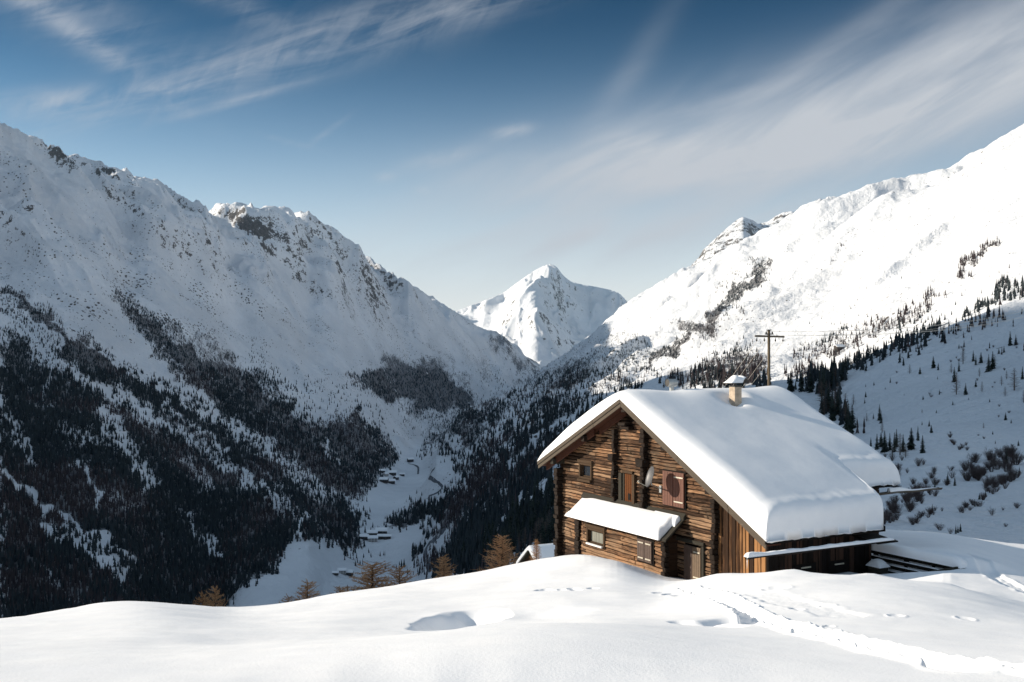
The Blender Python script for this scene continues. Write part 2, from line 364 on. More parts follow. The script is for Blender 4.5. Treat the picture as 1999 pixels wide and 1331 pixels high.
def fit_skyline(TZ):
    sx, sy = np.array(SKYL, float).T; jr = np.argmax(np.where(TY > 1, TZ / np.maximum(TY, 1), -9), axis=0)
    cols = np.arange(len(az_all)); px = CX + F * np.tan(np.clip(az_all, -1.2, 1.2)); m = (np.abs(az_all) < R(31))
    cur = TZ[jr, cols] / np.maximum(TY[jr, cols], 1); tgt = (HY - np.interp(px, sx, sy)) / F
    d = np.where(m, tgt - cur, 0); k = np.exp(-0.5 * (np.arange(-30, 31) / 7.0) ** 2); k /= k.sum(); d = np.convolve(np.pad(d, 30, 'edge'), k, 'valid')
    ls = np.log(np.exp(lr[jr])); ls = np.convolve(np.pad(ls, 30, 'edge'), np.ones(61) / 61, 'valid')
    wgt = np.exp(-0.5 * ((LR - ls[None]) / 0.16) ** 2)
    return TZ + np.where(TY > 1, d[None] * TY * wgt, 0)
for _ in range(3): TZ = fit_skyline(TZ)
WB = TZ / TY                                          # image slope of each grid point (valid where TY > 0)
WB = np.where(TY > 1, WB, -9)
CMAX = np.maximum.accumulate(WB, axis=0)
def drape(px, py):
    """first terrain point met by the ray through a photo pixel -> world position"""
    a = (np.asarray(px, float) - CX) / F; b = (HY - np.asarray(py, float)) / F; az = np.arctan(a)
    ci = np.clip(np.searchsorted(az_all, az), 1, len(az_all) - 1)
    ci = np.where(np.abs(az_all[ci] - az) < np.abs(az_all[ci - 1] - az), ci, ci - 1)
    out = np.full(np.shape(a) + (3,), np.nan); rows = CMAX[:, ci]
    for k in range(len(ci)):
        c = rows[:, k]; j = np.searchsorted(c, b[k])
        if j < 1 or j >= len(lr): continue
        t = (b[k] - c[j - 1]) / max(c[j] - c[j - 1], 1e-9); r = math.exp(lr[j - 1] + t * (lr[j] - lr[j - 1]))
        Y = r * math.cos(az[k]); out[k] = (a[k] * Y, Y, b[k] * Y)
    return out
def terr_z(X, Y):
    r = math.hypot(X, Y); az = math.atan2(X, Y); j = np.searchsorted(lr, math.log(r)); i = np.searchsorted(az_all, az)
    i = min(max(i, 1), len(az_all) - 1); j = min(max(j, 1), len(lr) - 1)
    s = (az - az_all[i - 1]) / (az_all[i] - az_all[i - 1]); t = (math.log(r) - lr[j - 1]) / (lr[j] - lr[j - 1])
    return float((TZ[j - 1, i - 1] * (1 - s) + TZ[j - 1, i] * s) * (1 - t) + (TZ[j, i - 1] * (1 - s) + TZ[j, i] * s) * t)

# ------------------------------------------------------------------ woods, marked out on the slopes
def inpoly(px, py, poly):
    poly = np.asarray(poly, float); x1, y1 = poly[:, 0], poly[:, 1]; x2, y2 = np.roll(x1, -1), np.roll(y1, -1); ins = np.zeros(np.shape(px), bool)
    for a, b, c, d in zip(x1, y1, x2, y2):
        if b == d: continue
        ins ^= ((b > py) != (d > py)) & (px < (c - a) * (py - b) / (d - b) + a)
    return ins
def dline(px, py, pts):
    d = np.full(np.shape(px), 1e9)
    for (a, b), (c, e) in zip(pts[:-1], pts[1:]):
        ux, uy = c - a, e - b; t = np.clip(((px - a) * ux + (py - b) * uy) / (ux * ux + uy * uy), 0, 1)
        d = np.minimum(d, np.hypot(px - a - t * ux, py - b - t * uy))
    return d
WOODS = [  # polygon, density
 ([(0,640),(40,655),(75,700),(130,735),(200,775),(270,815),(340,850),(420,905),(500,965),(575,1010),(650,1045),(690,1060),(700,1100),(640,1055),(590,1050),(555,1070),(535,1110),(465,1140),(445,1188),(0,1222)], .92),
 ([(150,655),(230,700),(300,745),(380,790),(458,845),(530,890),(580,935),(620,965),(690,990),(715,1000),(700,1062),(640,1040),(560,985),(480,925),(400,870),(320,815),(240,765),(150,720),(90,690)], .95),
 ([(235,580),(330,640),(400,690),(455,705),(520,748),(590,812),(640,828),(690,800),(735,835),(775,870),(770,905),(730,940),(700,985),(685,978),(620,948),(576,912),(529,866),(458,822),(400,770),(330,720),(270,650)], .9),
 ([(680,735),(740,718),(850,712),(900,738),(940,788),(962,800),(930,822),(895,815),(870,800),(830,803),(780,790),(735,772),(700,752)], .95),
 ([(735,683),(800,698),(860,712),(920,752),(880,745),(800,722),(740,715)], .6),
 ([(780,800),(860,808),(905,835),(880,858),(835,838),(790,820)], .45),
 ([(955,643),(1000,668),(1052,714),(1035,733),(1000,715),(985,695),(960,672)], .75),
 ([(880,655),(930,690),(985,740),(1000,760),(960,752),(920,715)], .45),
 ([(905,772),(960,790),(975,800),(920,812)], .7),
 ([(752,1005),(800,990),(850,975),(900,955),(950,925),(1000,880),(1050,850),(1090,830),(1092,1080),(1050,1075),(980,1112),(900,1125),(832,1140),(848,1095),(885,1045),(880,1035),(860,1040),(830,1035),(760,1030)], .95),
 ([(815,870),(860,835),(920,800),(980,768),(1040,730),(1080,715),(1130,700),(1165,720),(1150,755),(1100,800),(1060,850),(1000,880),(950,925),(915,950),(880,900),(865,880)], .72),
 ([(1090,735),(1160,665),(1200,640),(1235,650),(1280,690),(1250,730),(1215,752),(1150,790),(1092,840)], .42),
 ([(1092,850),(1180,775),(1215,760),(1100,880)], .7),
 ([(1290,745),(1370,712),(1450,670),(1480,690),(1500,740),(1500,760),(1300,757)], .60),
 ([(1370,745),(1440,690),(1490,700),(1495,757),(1360,757)], .8),
 ([(1535,738),(1590,728),(1650,730),(1620,790),(1560,760)], .6),
 ([(1580,760),(1640,740),(1640,800),(1700,880),(1640,840)], .35),
]
BANDS = [  # polyline, half width, density
 ([(10,570),(110,640),(190,700),(290,762),(400,815)], 9, .8), ([(-10,560),(60,590),(120,640)], 14, .35), ([(0,600),(80,650),(130,700)], 14, .35),
 ([(230,575),(300,625),(380,690)], 12, .55), ([(330,640),(400,672),(480,720),(540,752)], 8, .6),
 ([(1492,515),(1440,572),(1385,622),(1310,678),(1240,740),(1195,765)], 13, .85), ([(1470,530),(1420,560)], 16, .3),
 ([(1330,660),(1290,700),(1250,735)], 12, .5), ([(1445,600),(1400,640),(1360,672)], 8, .35),
 ([(1822,650),(1750,680),(1680,708),(1610,735),(1545,742)], 12, .5), ([(1830,655),(1900,640),(1960,620)], 7, .3),
 ([(1820,580),(1790,610),(1700,650),(1600,700),(1550,725)], 9, .5), ([(1990,560),(1940,590),(1890,615)], 8, .5), ([(1850,690),(1780,700)],6,.15),
 ([(1560,690),(1620,672),(1700,640),(1740,640)], 16, .3), ([(1940,470),(1900,510),(1880,530)], 8, .6),
 ([(1850,575),(1780,610)], 6, .35), ([(1180,620),(1140,665),(1090,712)], 9, .4), ([(1650,480),(1620,510)], 5, .3), ([(810,640),(860,685),(920,748)], 6, .5), ([(500,690),(520,740),(560,780)], 20, .25), ([(590,800),(600,760)],15,.2),
 ([(430,1170),(470,1140),(540,1110)], 8, .7), ([(700,1090),(760,1110),(790,1110)], 8, .5), ([(835,1100),(815,1110),(790,1120)], 8, .4), ([(820,1070),(808,1085)], 6, .8), ([(740,1025),(720,1060),(760,1100)], 7, .35),
 ([(740,1040),(765,1030)], 4, .6), ([(560,750),(640,780),(720,800)], 30, .10), ([(840,830),(820,870)], 12, .5), ([(900,950),(860,960),(840,985)], 6, .3), ([(940,870),(900,920)], 14, .3),
]
GAPS = [
 ([(20,930),(60,975),(130,1020),(200,1060),(265,1098)], 8, .95), ([(90,1030),(170,1070),(250,1125)], 11, .9), ([(0,800),(40,850),(60,900)], 12, .6), ([(200,800),(240,860),(270,900),(297,945)], 15, .75), ([(120,840),(230,870)], 16, .5),
 ([(155,905),(185,960),(188,990)], 6, .85), ([(100,740),(85,800)], 7, .5), ([(200,690),(300,750),(400,815)], 4, .9), ([(320,790),(400,850),(440,880)], 5, .7), ([(345,1000),(400,1060),(430,1080)], 8, .7), ([(360,900),(420,960)], 8, .4),
 ([(595,1010),(570,1045),(572,1065)], 3.5, .95), ([(640,870),(660,910)], 3, .8), ([(60,1100),(130,1160),(200,1210)], 6, .5), ([(500,900),(560,960)], 6, .35), ([(210,960),(270,985)], 10, .35),
 ([(950,1050),(1000,1000),(1040,970),(1090,925)], 7, .85), ([(830,1075),(870,1040),(930,1000),(990,960)], 6, .5), ([(880,920),(920,880),(1000,800),(1060,765)], 9, .6), ([(1000,905),(1090,830),(1180,770),(1290,715)], 9, .75), ([(880,850),(895,880),(870,910)], 7, .9), ([(1000,830),(1050,790),(1150,750)], 8, .5), ([(990,780),(1060,740)], 5, .6),
 ([(960,900),(1010,850),(1060,815)], 6, .5), ([(835,990),(860,960)], 5, .5), ([(1010,1085),(1060,1040)], 5, .5), ([(820,1045),(838,1020)], 5, .9),
]
def wood_density(px, py):
    d = np.zeros(np.shape(px))
    jx = px + fbm(px / 38, py / 38, 4, 40) * 26; jy = py + fbm(px / 38 + 50, py / 38, 4, 41) * 26
    for k_ in range(3):
        dk = np.zeros(np.shape(px)); ax_ = jx + (-8, 2, 7)[k_] + fbm(px / 9, py / 9, 2, 44 + k_) * 14; ay_ = jy + (4, -8, 5)[k_] + fbm(px / 9 + 7, py / 9, 2, 48 + k_) * 14
        for poly, w in WOODS: dk = np.maximum(dk, inpoly(ax_, ay_, poly) * w)
        d = d + dk / 3
    for pts, hw, w in BANDS: d = np.maximum(d, w * smooth(hw * 1.5, hw * .6, dline(jx, jy, pts)))
    for pts, hw, w in GAPS: d = d * (1 - w * smooth(hw * 1.6, hw * .6, dline(jx, jy, pts)))
    return d
GX = CX + F * TX / np.maximum(TY, 1); GY = HY - F * WB
infr = (TY > 1) & (GX > -60) & (GX < 2060) & (GY > 200) & (GY < 1250) & (WB >= CMAX - 1e-6)
forest = np.zeros(TX.shape); forest[infr] = wood_density(GX[infr], GY[infr])
# steepness for rock
dZr = np.gradient(TZ, axis=0) / np.gradient(RR, axis=0); dZa = np.gradient(TZ, axis=1) / (np.gradient(AZ, axis=1) * RR)
steep = np.hypot(dZr, dZa)
rock = np.clip((steep - 0.9) / 1.6, 0, 1) * 0.42 + 0.10 * smooth(300, 900, TZ) * smooth(0.9, 1.6, steep)
ROCKS = [((1860,310),(1999,250),26,.30), ((640,440),(760,560),60,.12), ((470,430),(520,470),30,.3), ((90,280),(160,310),14,.35), ((200,330),(260,350),14,.35), ((230,860),(300,960),50,.25), ((560,440),(700,620),70,.06)]
if 1:
    pxs, pys = GX[infr], GY[infr]; ad = np.zeros(len(pxs))
    for a, b, hw, w in ROCKS: ad += w * smooth(hw * 1.4, hw * .4, dline(pxs, pys, [a, b]))
    rr_ = rock[infr] + ad; flr = (TZ[infr] < -380); rr_[flr] = 0
    shade_r = smooth(1180, 1300, pxs); rr_ *= (1 - .45 * shade_r); rock[infr] = rr_
scrub = np.full(TX.shape, 0.5); scrub[TZ < -375] = 0.0
scrub[infr] -= .22 * smooth(1150, 1260, GX[infr]); scrub[infr] += 0.18 * np.exp(-((GX[infr] - 1650) / 320) ** 2 - ((GY[infr] - 640) / 70) ** 2) + .25 * np.exp(-((GX[infr] - 300) / 300) ** 2 - ((GY[infr] - 600) / 90) ** 2)
scrub[infr] -= 0.8 * (smooth(1560, 1620, GX[infr]) * smooth(690, 740, GY[infr]))
rock[infr] -= 0.5 * (smooth(1560, 1620, GX[infr]) * smooth(690, 740, GY[infr]))
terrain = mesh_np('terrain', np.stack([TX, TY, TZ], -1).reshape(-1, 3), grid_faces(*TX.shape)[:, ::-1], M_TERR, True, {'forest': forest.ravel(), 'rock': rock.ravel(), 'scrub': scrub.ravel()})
tag(terrain, 'snow covered mountain flanks and valley floor', kind='structure')

# ------------------------------------------------------------------ far peaks
def peak(name, cols, seed, px_rng, r_rng, label, amp, nx=300, nr=240, rockadd=0.0, sky=None):
    P, V = [], []
    for px, lst in cols:
        for py, Y in lst: p, w = cvt(px, py, Y); P.append(p); V.append(w)
    T = TPS(P, V, 2e-5, 0.0); az = np.arctan((np.linspace(*px_rng, nx) - CX) / F); l = np.linspace(math.log(r_rng[0]), math.log(r_rng[1]), nr)
    A, L = np.meshgrid(az, l); r = np.exp(L); X, Y = r * np.sin(A), r * np.cos(A); Z = T(A * S_AZ, L) * r
    wx = fbm(X / 900, Y / 900, 3, seed) * 420
    Z += (ridged((X + wx) / 1100, (Y + wx) / 1500, 6, seed + 3, .55) - .9) * amp + fbm(X / 240, Y / 240, 5, seed + 9, .55) * amp * .22
    e = smooth(0, .06, (L - l[0]) / (l[-1] - l[0])) ; Z = Z * e + (1 - e) * (Z - 600)
    if sky:
        qx, qy = np.array(sky, float).T
        for _ in range(3):
            w_ = Z / Y; jr = np.argmax(w_, axis=0); cc = np.arange(nx); d = (HY - np.interp(np.linspace(*px_rng, nx), qx, qy)) / F - w_[jr, cc]
            k_ = np.exp(-.5 * (np.arange(-6, 7) / 1.6) ** 2); k_ /= k_.sum(); d = np.convolve(np.pad(d, 6, 'edge'), k_, 'valid'); ls = np.convolve(np.pad(l[jr], 15, 'edge'), np.ones(31) / 31, 'valid')
            Z = Z + d[None] * Y * np.exp(-.5 * ((L - ls[None]) / .05) ** 2)
    gz = np.hypot(np.gradient(Z, axis=0) / np.gradient(r, axis=0), np.gradient(Z, axis=1) / (np.gradient(A, axis=1) * r))
    rk = np.clip((gz - .8) / 1.5, 0, 1) * .5 + rockadd
    o = mesh_np(name, np.stack([X, Y, Z], -1).reshape(-1, 3), grid_faces(*X.shape)[:, ::-1], M_TERR_FAR, True, {'rock': rk.ravel(), 'forest': np.zeros(rk.size), 'scrub': np.zeros(rk.size)})
    tag(o, label, kind='structure'); return o
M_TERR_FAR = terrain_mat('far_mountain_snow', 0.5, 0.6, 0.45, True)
peak('mountain', [
 (840, [(660, 12300), (628, 13300), (760, 11000)]), (893, [(700, 11500), (650, 12400), (606, 13300)]), (960, [(720, 11000), (650, 12000), (610, 12700), (580, 13300)]),
 (1010, [(720, 10800), (640, 11700), (580, 12500), (551, 13000)]), (1045, [(730, 10500), (680, 10900), (620, 11500), (570, 12200), (532, 12800)]),
 (1073, [(740, 10500), (700, 10900), (640, 11700), (570, 12500), (516, 12900)]), (1105, [(740, 10700), (700, 11300), (640, 12400), (590, 13000), (543, 13300)]),
 (1150, [(740, 11000), (700, 11800), (640, 12900), (600, 13400), (560, 13700)]), (1200, [(740, 11200), (680, 12400), (620, 13300), (570, 13800)]), (1225, [(590, 13900), (700, 12300)]), (1300, [(620, 14000), (720, 12300)]),
 (840, [(760, 15500)]), (960, [(700, 15800)]), (1073, [(640, 15500)]), (1200, [(680, 16000)]), (1300, [(700, 16000)])], 71, (800, 1320), (10300, 16500), 'bright pyramid shaped snow peak closing the end of the valley', 110, rockadd=.06, sky=[(800, 660), (893, 606), (960, 581), (985, 570), (1010, 551), (1030, 537), (1045, 527), (1060, 519), (1074, 515), (1086, 520), (1100, 538), (1115, 550), (1140, 556), (1160, 559), (1190, 565), (1210, 573), (1224, 588), (1320, 640)])
peak('mountain', [
 (1330, [(540, 6600), (520, 7000)]), (1366, [(560, 6400), (515, 6700), (488, 6900)]), (1400, [(560, 6300), (500, 6700), (450, 7000)]), (1425, [(560, 6200), (500, 6700), (424, 7100)]), (1450, [(560, 6100), (480, 6700), (404, 7200)]),
 (1480, [(540, 6400), (470, 6900), (420, 7300)]), (1500, [(520, 6500), (460, 7000), (414, 7400)]), (1530, [(500, 6700), (440, 7200), (397, 7500)]), (1580, [(500, 6700), (450, 7200), (430, 7500)]),
 (1330, [(600, 9000)]), (1450, [(540, 9200)]), (1580, [(540, 9500)])], 93, (1310, 1620), (6000, 9300), 'small jagged grey snow peak looking over the right hand ridge', 60, 240, 180, .45, [(1310, 560), (1366, 500), (1372, 488), (1400, 462), (1425, 440), (1440, 428), (1450, 423), (1470, 430), (1480, 437), (1500, 432), (1515, 421), (1530, 414), (1545, 412), (1620, 430)])

# ------------------------------------------------------------------ near snow field
GP, GV = [], []
def gcol(px, lst, behind):
    for py, Y in lst: p, w = cvt(px, py, Y); GP.append(p); GV.append(w)
    for Y, b in behind: p, w = cvt(px, HY + b * F, Y); GP.append(p); GV.append(w)
gcol(-350, [(1331, 5.3), (1280, 9), (1262, 13), (1250, 18)], [(24, .30), (40, .36), (90, .5)])
gcol(0, [(1331, 5.3), (1270, 9), (1230, 14), (1212, 20)], [(26, .278), (35, .33), (60, .42), (100, .50)])
gcol(150, [(1331, 5.3), (1270, 9), (1225, 14), (1198, 20), (1186, 24)], [(31, .262), (60, .40), (100, .50)])
gcol(300, [(1331, 5.3), (1270, 9), (1220, 14), (1190, 19), (1175, 25)], [(32, .255), (45, .31), (80, .42)])
gcol(455, [(1331, 5.3), (1262, 10), (1212, 17), (1192, 24), (1184, 29)], [(36, .262), (50, .31), (80, .42)])
gcol(650, [(1331, 5.3), (1250, 11), (1200, 18), (1170, 27), (1160, 32)], [(40, .246), (55, .29), (90, .40)])
gcol(850, [(1331, 5.3), (1240, 12), (1190, 19), (1150, 28), (1131, 35)], [(45, .231), (60, .27), (90, .37)])
gcol(1000, [(1331, 5.3), (1230, 12), (1180, 19), (1130, 29), (1103, 37)], [(46, .216), (60, .26), (90, .35)])
gcol(1100, [(1331, 5.3), (1220, 12.5), (1172, 19), (1122, 28), (1084, 35)], [(42, .203), (60, .25), (90, .34)])
gcol(1150, [(1331, 5.3), (1215, 12.5), (1170, 19), (1118, 28), (1081, 34)], [(40, .203), (60, .24), (90, .33)])
gcol(1210, [(1331, 5.3), (1210, 13), (1160, 20), (1122, 27), (1096, 31.5)], [(36, .205), (60, .22), (90, .30)])
gcol(1290, [(1331, 5.3), (1210, 13), (1165, 19), (1145, 24), (1131, 29)], [(34, .215), (40, .2), (60, .21), (90, .28)])
gcol(1400, [(1331, 5.3), (1220, 11.5), (1168, 16), (1138, 20), (1121, 25)], [(29, .226), (33, .222), (40, .2), (60, .2), (90, .27)])
gcol(1550, [(1331, 5.3), (1220, 11), (1158, 15.5), (1122, 19.5), (1109, 23)], [(26, .226), (29, .222), (40, .18), (60, .19), (90, .26)])
gcol(1700, [(1331, 5.3), (1230, 10), (1165, 14.5), (1127, 19), (1116, 22)], [(25.5, .235), (28, .226), (31.2, .209), (33.5, .188), (42, .1690), (60, .195), (90, .26)])
gcol(1850, [(1331, 5.3), (1240, 9.5), (1185, 13.5), (1147, 18), (1137, 21)], [(24.5, .236), (27, .216), (28.5, .2125), (30.5, .196), (35, .181), (44, .1735), (60, .198), (90, .25)])
gcol(1999, [(1331, 5.3), (1260, 8.5), (1215, 12), (1187, 17), (1179, 19.5)], [(22.5, .257), (25, .240), (30, .213), (36, .197), (46, .1835), (62, .207), (90, .26)])
gcol(2400, [(1345, 5.3), (1290, 8.5), (1250, 12), (1235, 16)], [(22, .29), (30, .225), (46, .2), (90, .27)])
for x_, y_, z_ in ((0, 2, -1.72), (2, 0.5, -1.65), (-2, .5, -1.75), (6, 0, -1.3), (-6, 0, -2.3), (15, 0, -1.2), (-15, 0, -4.2), (40, 0, -3), (-40, 0, -14), (30, 12, -5), (-30, 12, -12), (90, 20, -12)):
    r_ = math.hypot(x_, y_); GP.append((math.atan2(x_, y_) * S_AZ, math.log(r_))); GV.append(z_ / r_)
GT = TPS(GP, GV, 3e-4, 0.0)
ga = np.concatenate([np.linspace(R(-100), R(-29.5), 60, endpoint=False), np.linspace(R(-29.5), R(29.5), 900), np.linspace(R(29.5), R(100), 60)[1:]])
gl_ = np.concatenate([np.linspace(math.log(0.8), math.log(4.5), 24, endpoint=False), np.linspace(math.log(4.5), math.log(50), 560, endpoint=False), np.linspace(math.log(50), math.log(110), 50)])
GA, GL = np.meshgrid(ga, gl_); GR = np.exp(GL); gX, gY = GR * np.sin(GA), GR * np.cos(GA)
_c = np.unique(np.append(np.arange(0, len(ga), 6), len(ga) - 1)); _r = np.unique(np.append(np.arange(0, len(gl_), 4), len(gl_) - 1))
_b = GT(GA[np.ix_(_r, _c)] * S_AZ, GL[np.ix_(_r, _c)]); _t = np.array([np.interp(ga, ga[_c], row) for row in _b]); gW = np.array([np.interp(gl_, gl_[_r], _t[:, j]) for j in range(_t.shape[1])]).T
gZ = gW * GR
def gpos(px, py):
    """point of the near snow under a photo pixel (first hit)"""
    az = math.atan((px - CX) / F); b = (HY - py) / F; i = int(np.argmin(np.abs(ga - az))); col = gZ[:, i] / gY[:, i]; m = np.maximum.accumulate(col); j = int(np.searchsorted(m, b)); j = min(max(j, 1), len(gl_) - 1)
    t = (b - m[j - 1]) / max(m[j] - m[j - 1], 1e-9); t = min(max(t, 0), 1); Y = gY[j - 1, i] * (1 - t) + gY[j, i] * t; return ((px - CX) / F * Y, Y, b * Y)
def gz_at(X, Y):
    az = math.atan2(X, Y); i = int(np.argmin(np.abs(ga - az))); return float(np.interp(math.log(math.hypot(X, Y)), gl_, gZ[:, i]))
# gentle drifts
near = np.clip(GR / 12, 0.15, 1.0)
gZ += fbm(gX / 6, gY / 6, 3, 61) * 0.10 * near + fbm(gX / 1.6, gY / 1.6, 4, 62) * 0.018 * near + fbm(gX / 3.0 + gY * .1, gY / .9, 3, 63) * 0.012 * near
gD = np.zeros(gZ.shape); grough = np.zeros(gZ.shape)
def dent(px, py, rx, ry, depth, rot=0.0, sharp=0.35, rim=0.0):
    global gD
    x0, y0, _ = gpos(px, py); c, s = math.cos(rot), math.sin(rot); dx, dy = gX - x0, gY - y0
    q = np.sqrt(((dx * c + dy * s) / rx) ** 2 + ((-dx * s + dy * c) / ry) ** 2) + fbm(gX / (rx * 1.5), gY / (rx * 1.5), 2, int(px)) * .25
    gD -= depth * (1 - smooth(1 - sharp, 1 + sharp * .3, q)); gD += rim * np.exp(-((q - 1.2) / .2) ** 2)
dent(905, 1211, .66, 2.1, .55, -0.12, .62)
dent(1060, 1196, .8, 1.2, .10, .2, .9)
dent(1378, 1219, .27, .75, .16, .3, .6); dent(1430, 1210, .40, .35, .15, .0, .6); dent(1462, 1214, .16, .3, .12, 0, .5)
for a, b, w, d in ((1292, 1157, .20, .13), (1310, 1160, .16, .12), (1330, 1161, .17, .14), (1343, 1155, .10, .08), (1393, 1153, .10, .08), (1515, 1147, .22, .06), (1555, 1187, .10, .03), (1615, 1181, .10, .015), (1750, 1202, .10, .015), (1885, 1207, .10, .015), (1575, 1237, .14, .07), (1618, 1223, .06, .06), (1720, 1271, .15, .22), (1752, 1275, .07, .06), (1868, 1302, .20, .24), (1920, 1306, .15, .20), (1835, 1296, .06, .06), (1655, 1250, .05, .06)):
    dent(a, b, w, w * 1.5, d, random.uniform(-.5, .5), .5, .01)
for a, b in ((1055, 1152), (1065, 1151), (1078, 1152), (1097, 1151), (1118, 1149), (1125, 1151), (1158, 1148)):
    dent(a, b, .13, .3, .12, 0, .6)
# trodden trail running towards the lower right corner
TR = [gpos(*p) for p in ((1335, 1148), (1400, 1163), (1440, 1182), (1475, 1205), (1540, 1222), (1620, 1243), (1700, 1262), (1790, 1283), (1880, 1300), (1999, 1310), (2080, 1318))]
def groove(pts, half, depth, seed, lump):
    global gD, grough
    d = np.full(gX.shape, 1e9); cum = 0; along = np.zeros(gX.shape)
    for (a, b, _), (c, e, _) in zip(pts[:-1], pts[1:]):
        ux, uy = c - a, e - b; L = math.hypot(ux, uy); t = np.clip(((gX - a) * ux + (gY - b) * uy) / (L * L), 0, 1); q = np.hypot(gX - a - t * ux, gY - b - t * uy)
        along = np.where(q < d, cum + t * L, along); d = np.minimum(d, q); cum += L
    h = half * (1 + .35 * fbm(along * 1.7, along * 0, 3, seed)); m = 1 - smooth(.75, 1.1, d / h)
    n = fbm(gX * 7, gY * 7, 4, seed + 2)
    gD -= depth * m * (1 + .5 * fbm(along * 2.2, gX * .5, 2, seed + 5)) ; gD += lump * n * (1 - smooth(.9, 1.9, d / h)); gD += depth * .22 * np.exp(-((d / h - 1.25) / .25) ** 2)
groove(TR, .17, .15, 301, .03)
TR2 = [gpos(*p) for p in ((1345, 1145), (1440, 1150), (1500, 1160), (1560, 1180), (1640, 1200))]
groove(TR2, .30, .02, 311, .008)
TR3 = []
for X_, Y_ in ((25.5 * .39, 33), (0.405 * 31.0 + .4, 33.2), (.43 * 32, 32.6), (.46 * 31, 31.0), (.49 * 29.5, 29.4), (.52 * 27, 27), (.56 * 25, 25)): TR3.append((X_, Y_, 0))
groove(TR3[2:], .28, .07, 321, .035)
# bank of snow held back by the fence behind the cabin
_u = gX * math.sin(R(28)) - gY * math.cos(R(28)); _v = gX * math.cos(R(28)) + gY * math.sin(R(28))
gD -= .38 * smooth(24.0, 24.9, _v) * (1 - smooth(25.36, 25.44, _v)) * smooth(-22.3, -21.9, _u) * (1 - smooth(-19.6, -18.8, _u))
gD += .32 * smooth(25.42, 25.75, _v) * (1 - smooth(26, 28.5, _v)) * smooth(-22.6, -22.0, _u) * (1 - smooth(-18.9, -18.3, _u))
gZ = gZ + gD
M_GROUND = M_SNOW
snow_ground = None        # built after the cabin has cut its footing below

# ------------------------------------------------------------------ cabin frame: u along the gable, v along the ridge
TH = R(28.0); SN, CS = math.sin(TH), math.cos(TH)
U0, V0, Z0 = -29.0, 20.6, -8.2
def world(u, v, z): return (u * SN + v * CS, -u * CS + v * SN, z)
def L(u, v, z): return (u - U0, v - V0, z - Z0)
def on_v(px, py, v):            # pixel -> (u, z) on a plane v = const
    a = (px - CX) / F; b = (py - HY) / F; Y = v / (CS * a + SN); return ((a * SN - CS) * Y, -b * Y)
def on_u(px, py, u):            # pixel -> (v, z) on a plane u = const
    a = (px - CX) / F; b = (py - HY) / F; Y = u / (a * SN - CS); return (Y * (CS * a + SN), -b * Y)
def empty(name, loc, rz=0.0):
    o = bpy.data.objects.new(name, None); COL.objects.link(o); o.location = loc; o.rotation_euler = (0, 0, rz); o.empty_display_size = .3; return o

class MB:
    def __init__(s): s.v = []; s.f = []
    def quadbox(s, c):           # 8 corners: bottom 4 (ccw), top 4
        i = len(s.v); s.v += [tuple(p) for p in c]
        s.f += [(i, i+3, i+2, i+1), (i+4, i+5, i+6, i+7), (i, i+1, i+5, i+4), (i+1, i+2, i+6, i+5), (i+2, i+3, i+7, i+6), (i+3, i, i+4, i+7)]
    def box(s, x0, x1, y0, y1, z0, z1, jit=0.0):
        c = [(x0, y0, z0), (x1, y0, z0), (x1, y1, z0), (x0, y1, z0), (x0, y0, z1), (x1, y0, z1), (x1, y1, z1), (x0, y1, z1)]
        if jit: c = [tuple(q + random.uniform(-jit, jit) for q in p) for p in c]
        s.quadbox(c)
    def bar(s, p, q, w, h, up=(0, 0, 1)):
        p, q, up = Vector(p), Vector(q), Vector(up); d = (q - p).normalized(); x = d.cross(up).normalized(); y = x.cross(d)
        o = [(-w/2, -h/2), (w/2, -h/2), (w/2, h/2), (-w/2, h/2)]; i = len(s.v)
        for e in (p, q): s.v += [tuple(e + x * a + y * b) for a, b in o]
        s.f += [(i, i+1, i+2, i+3), (i+7, i+6, i+5, i+4)] + [(i+k, i+4+k, i+4+(k+1) % 4, i+(k+1) % 4) for k in range(4)]
    def tube(s, pts, rad, n=8, cap=True):
        pts = [Vector(p) for p in pts]; rad = rad if isinstance(rad, (list, tuple)) else [rad] * len(pts); i = len(s.v); ref = None
        for k, p in enumerate(pts):
            d = (pts[min(k+1, len(pts)-1)] - pts[max(k-1, 0)]).normalized()
            if ref is None: ref = d.cross(Vector((0, 0, 1))) if abs(d.z) < .9 else d.cross(Vector((1, 0, 0)))
            x = (ref - d * ref.dot(d)).normalized(); ref = x; y = d.cross(x)
            s.v += [tuple(p + (x * math.cos(2*math.pi*m/n) + y * math.sin(2*math.pi*m/n)) * rad[k]) for m in range(n)]
        for k in range(len(pts) - 1):
            for m in range(n): s.f.append((i+k*n+m, i+k*n+(m+1) % n, i+(k+1)*n+(m+1) % n, i+(k+1)*n+m))
        if cap: s.f.append(tuple(i + m for m in range(n))[::-1]); s.f.append(tuple(i + (len(pts)-1)*n + m for m in range(n)))
    def build(s, name, mat, parent=None, smooth_=False, bevel=0.0):
        me = bpy.data.meshes.new(name); me.from_pydata(s.v, [], s.f); me.update()
        bm = bmesh.new(); bm.from_mesh(me)
        if bevel: bmesh.ops.bevel(bm, geom=bm.edges[:], offset=bevel, segments=1, affect='EDGES', clamp_overlap=True)
        bmesh.ops.recalc_face_normals(bm, faces=bm.faces[:]); bm.to_mesh(me); bm.free()
        if smooth_: me.polygons.foreach_set('use_smooth', [True] * len(me.polygons))
        me.materials.append(mat); o = bpy.data.objects.new(name, me); COL.objects.link(o)
        if parent: o.parent = parent
        return o

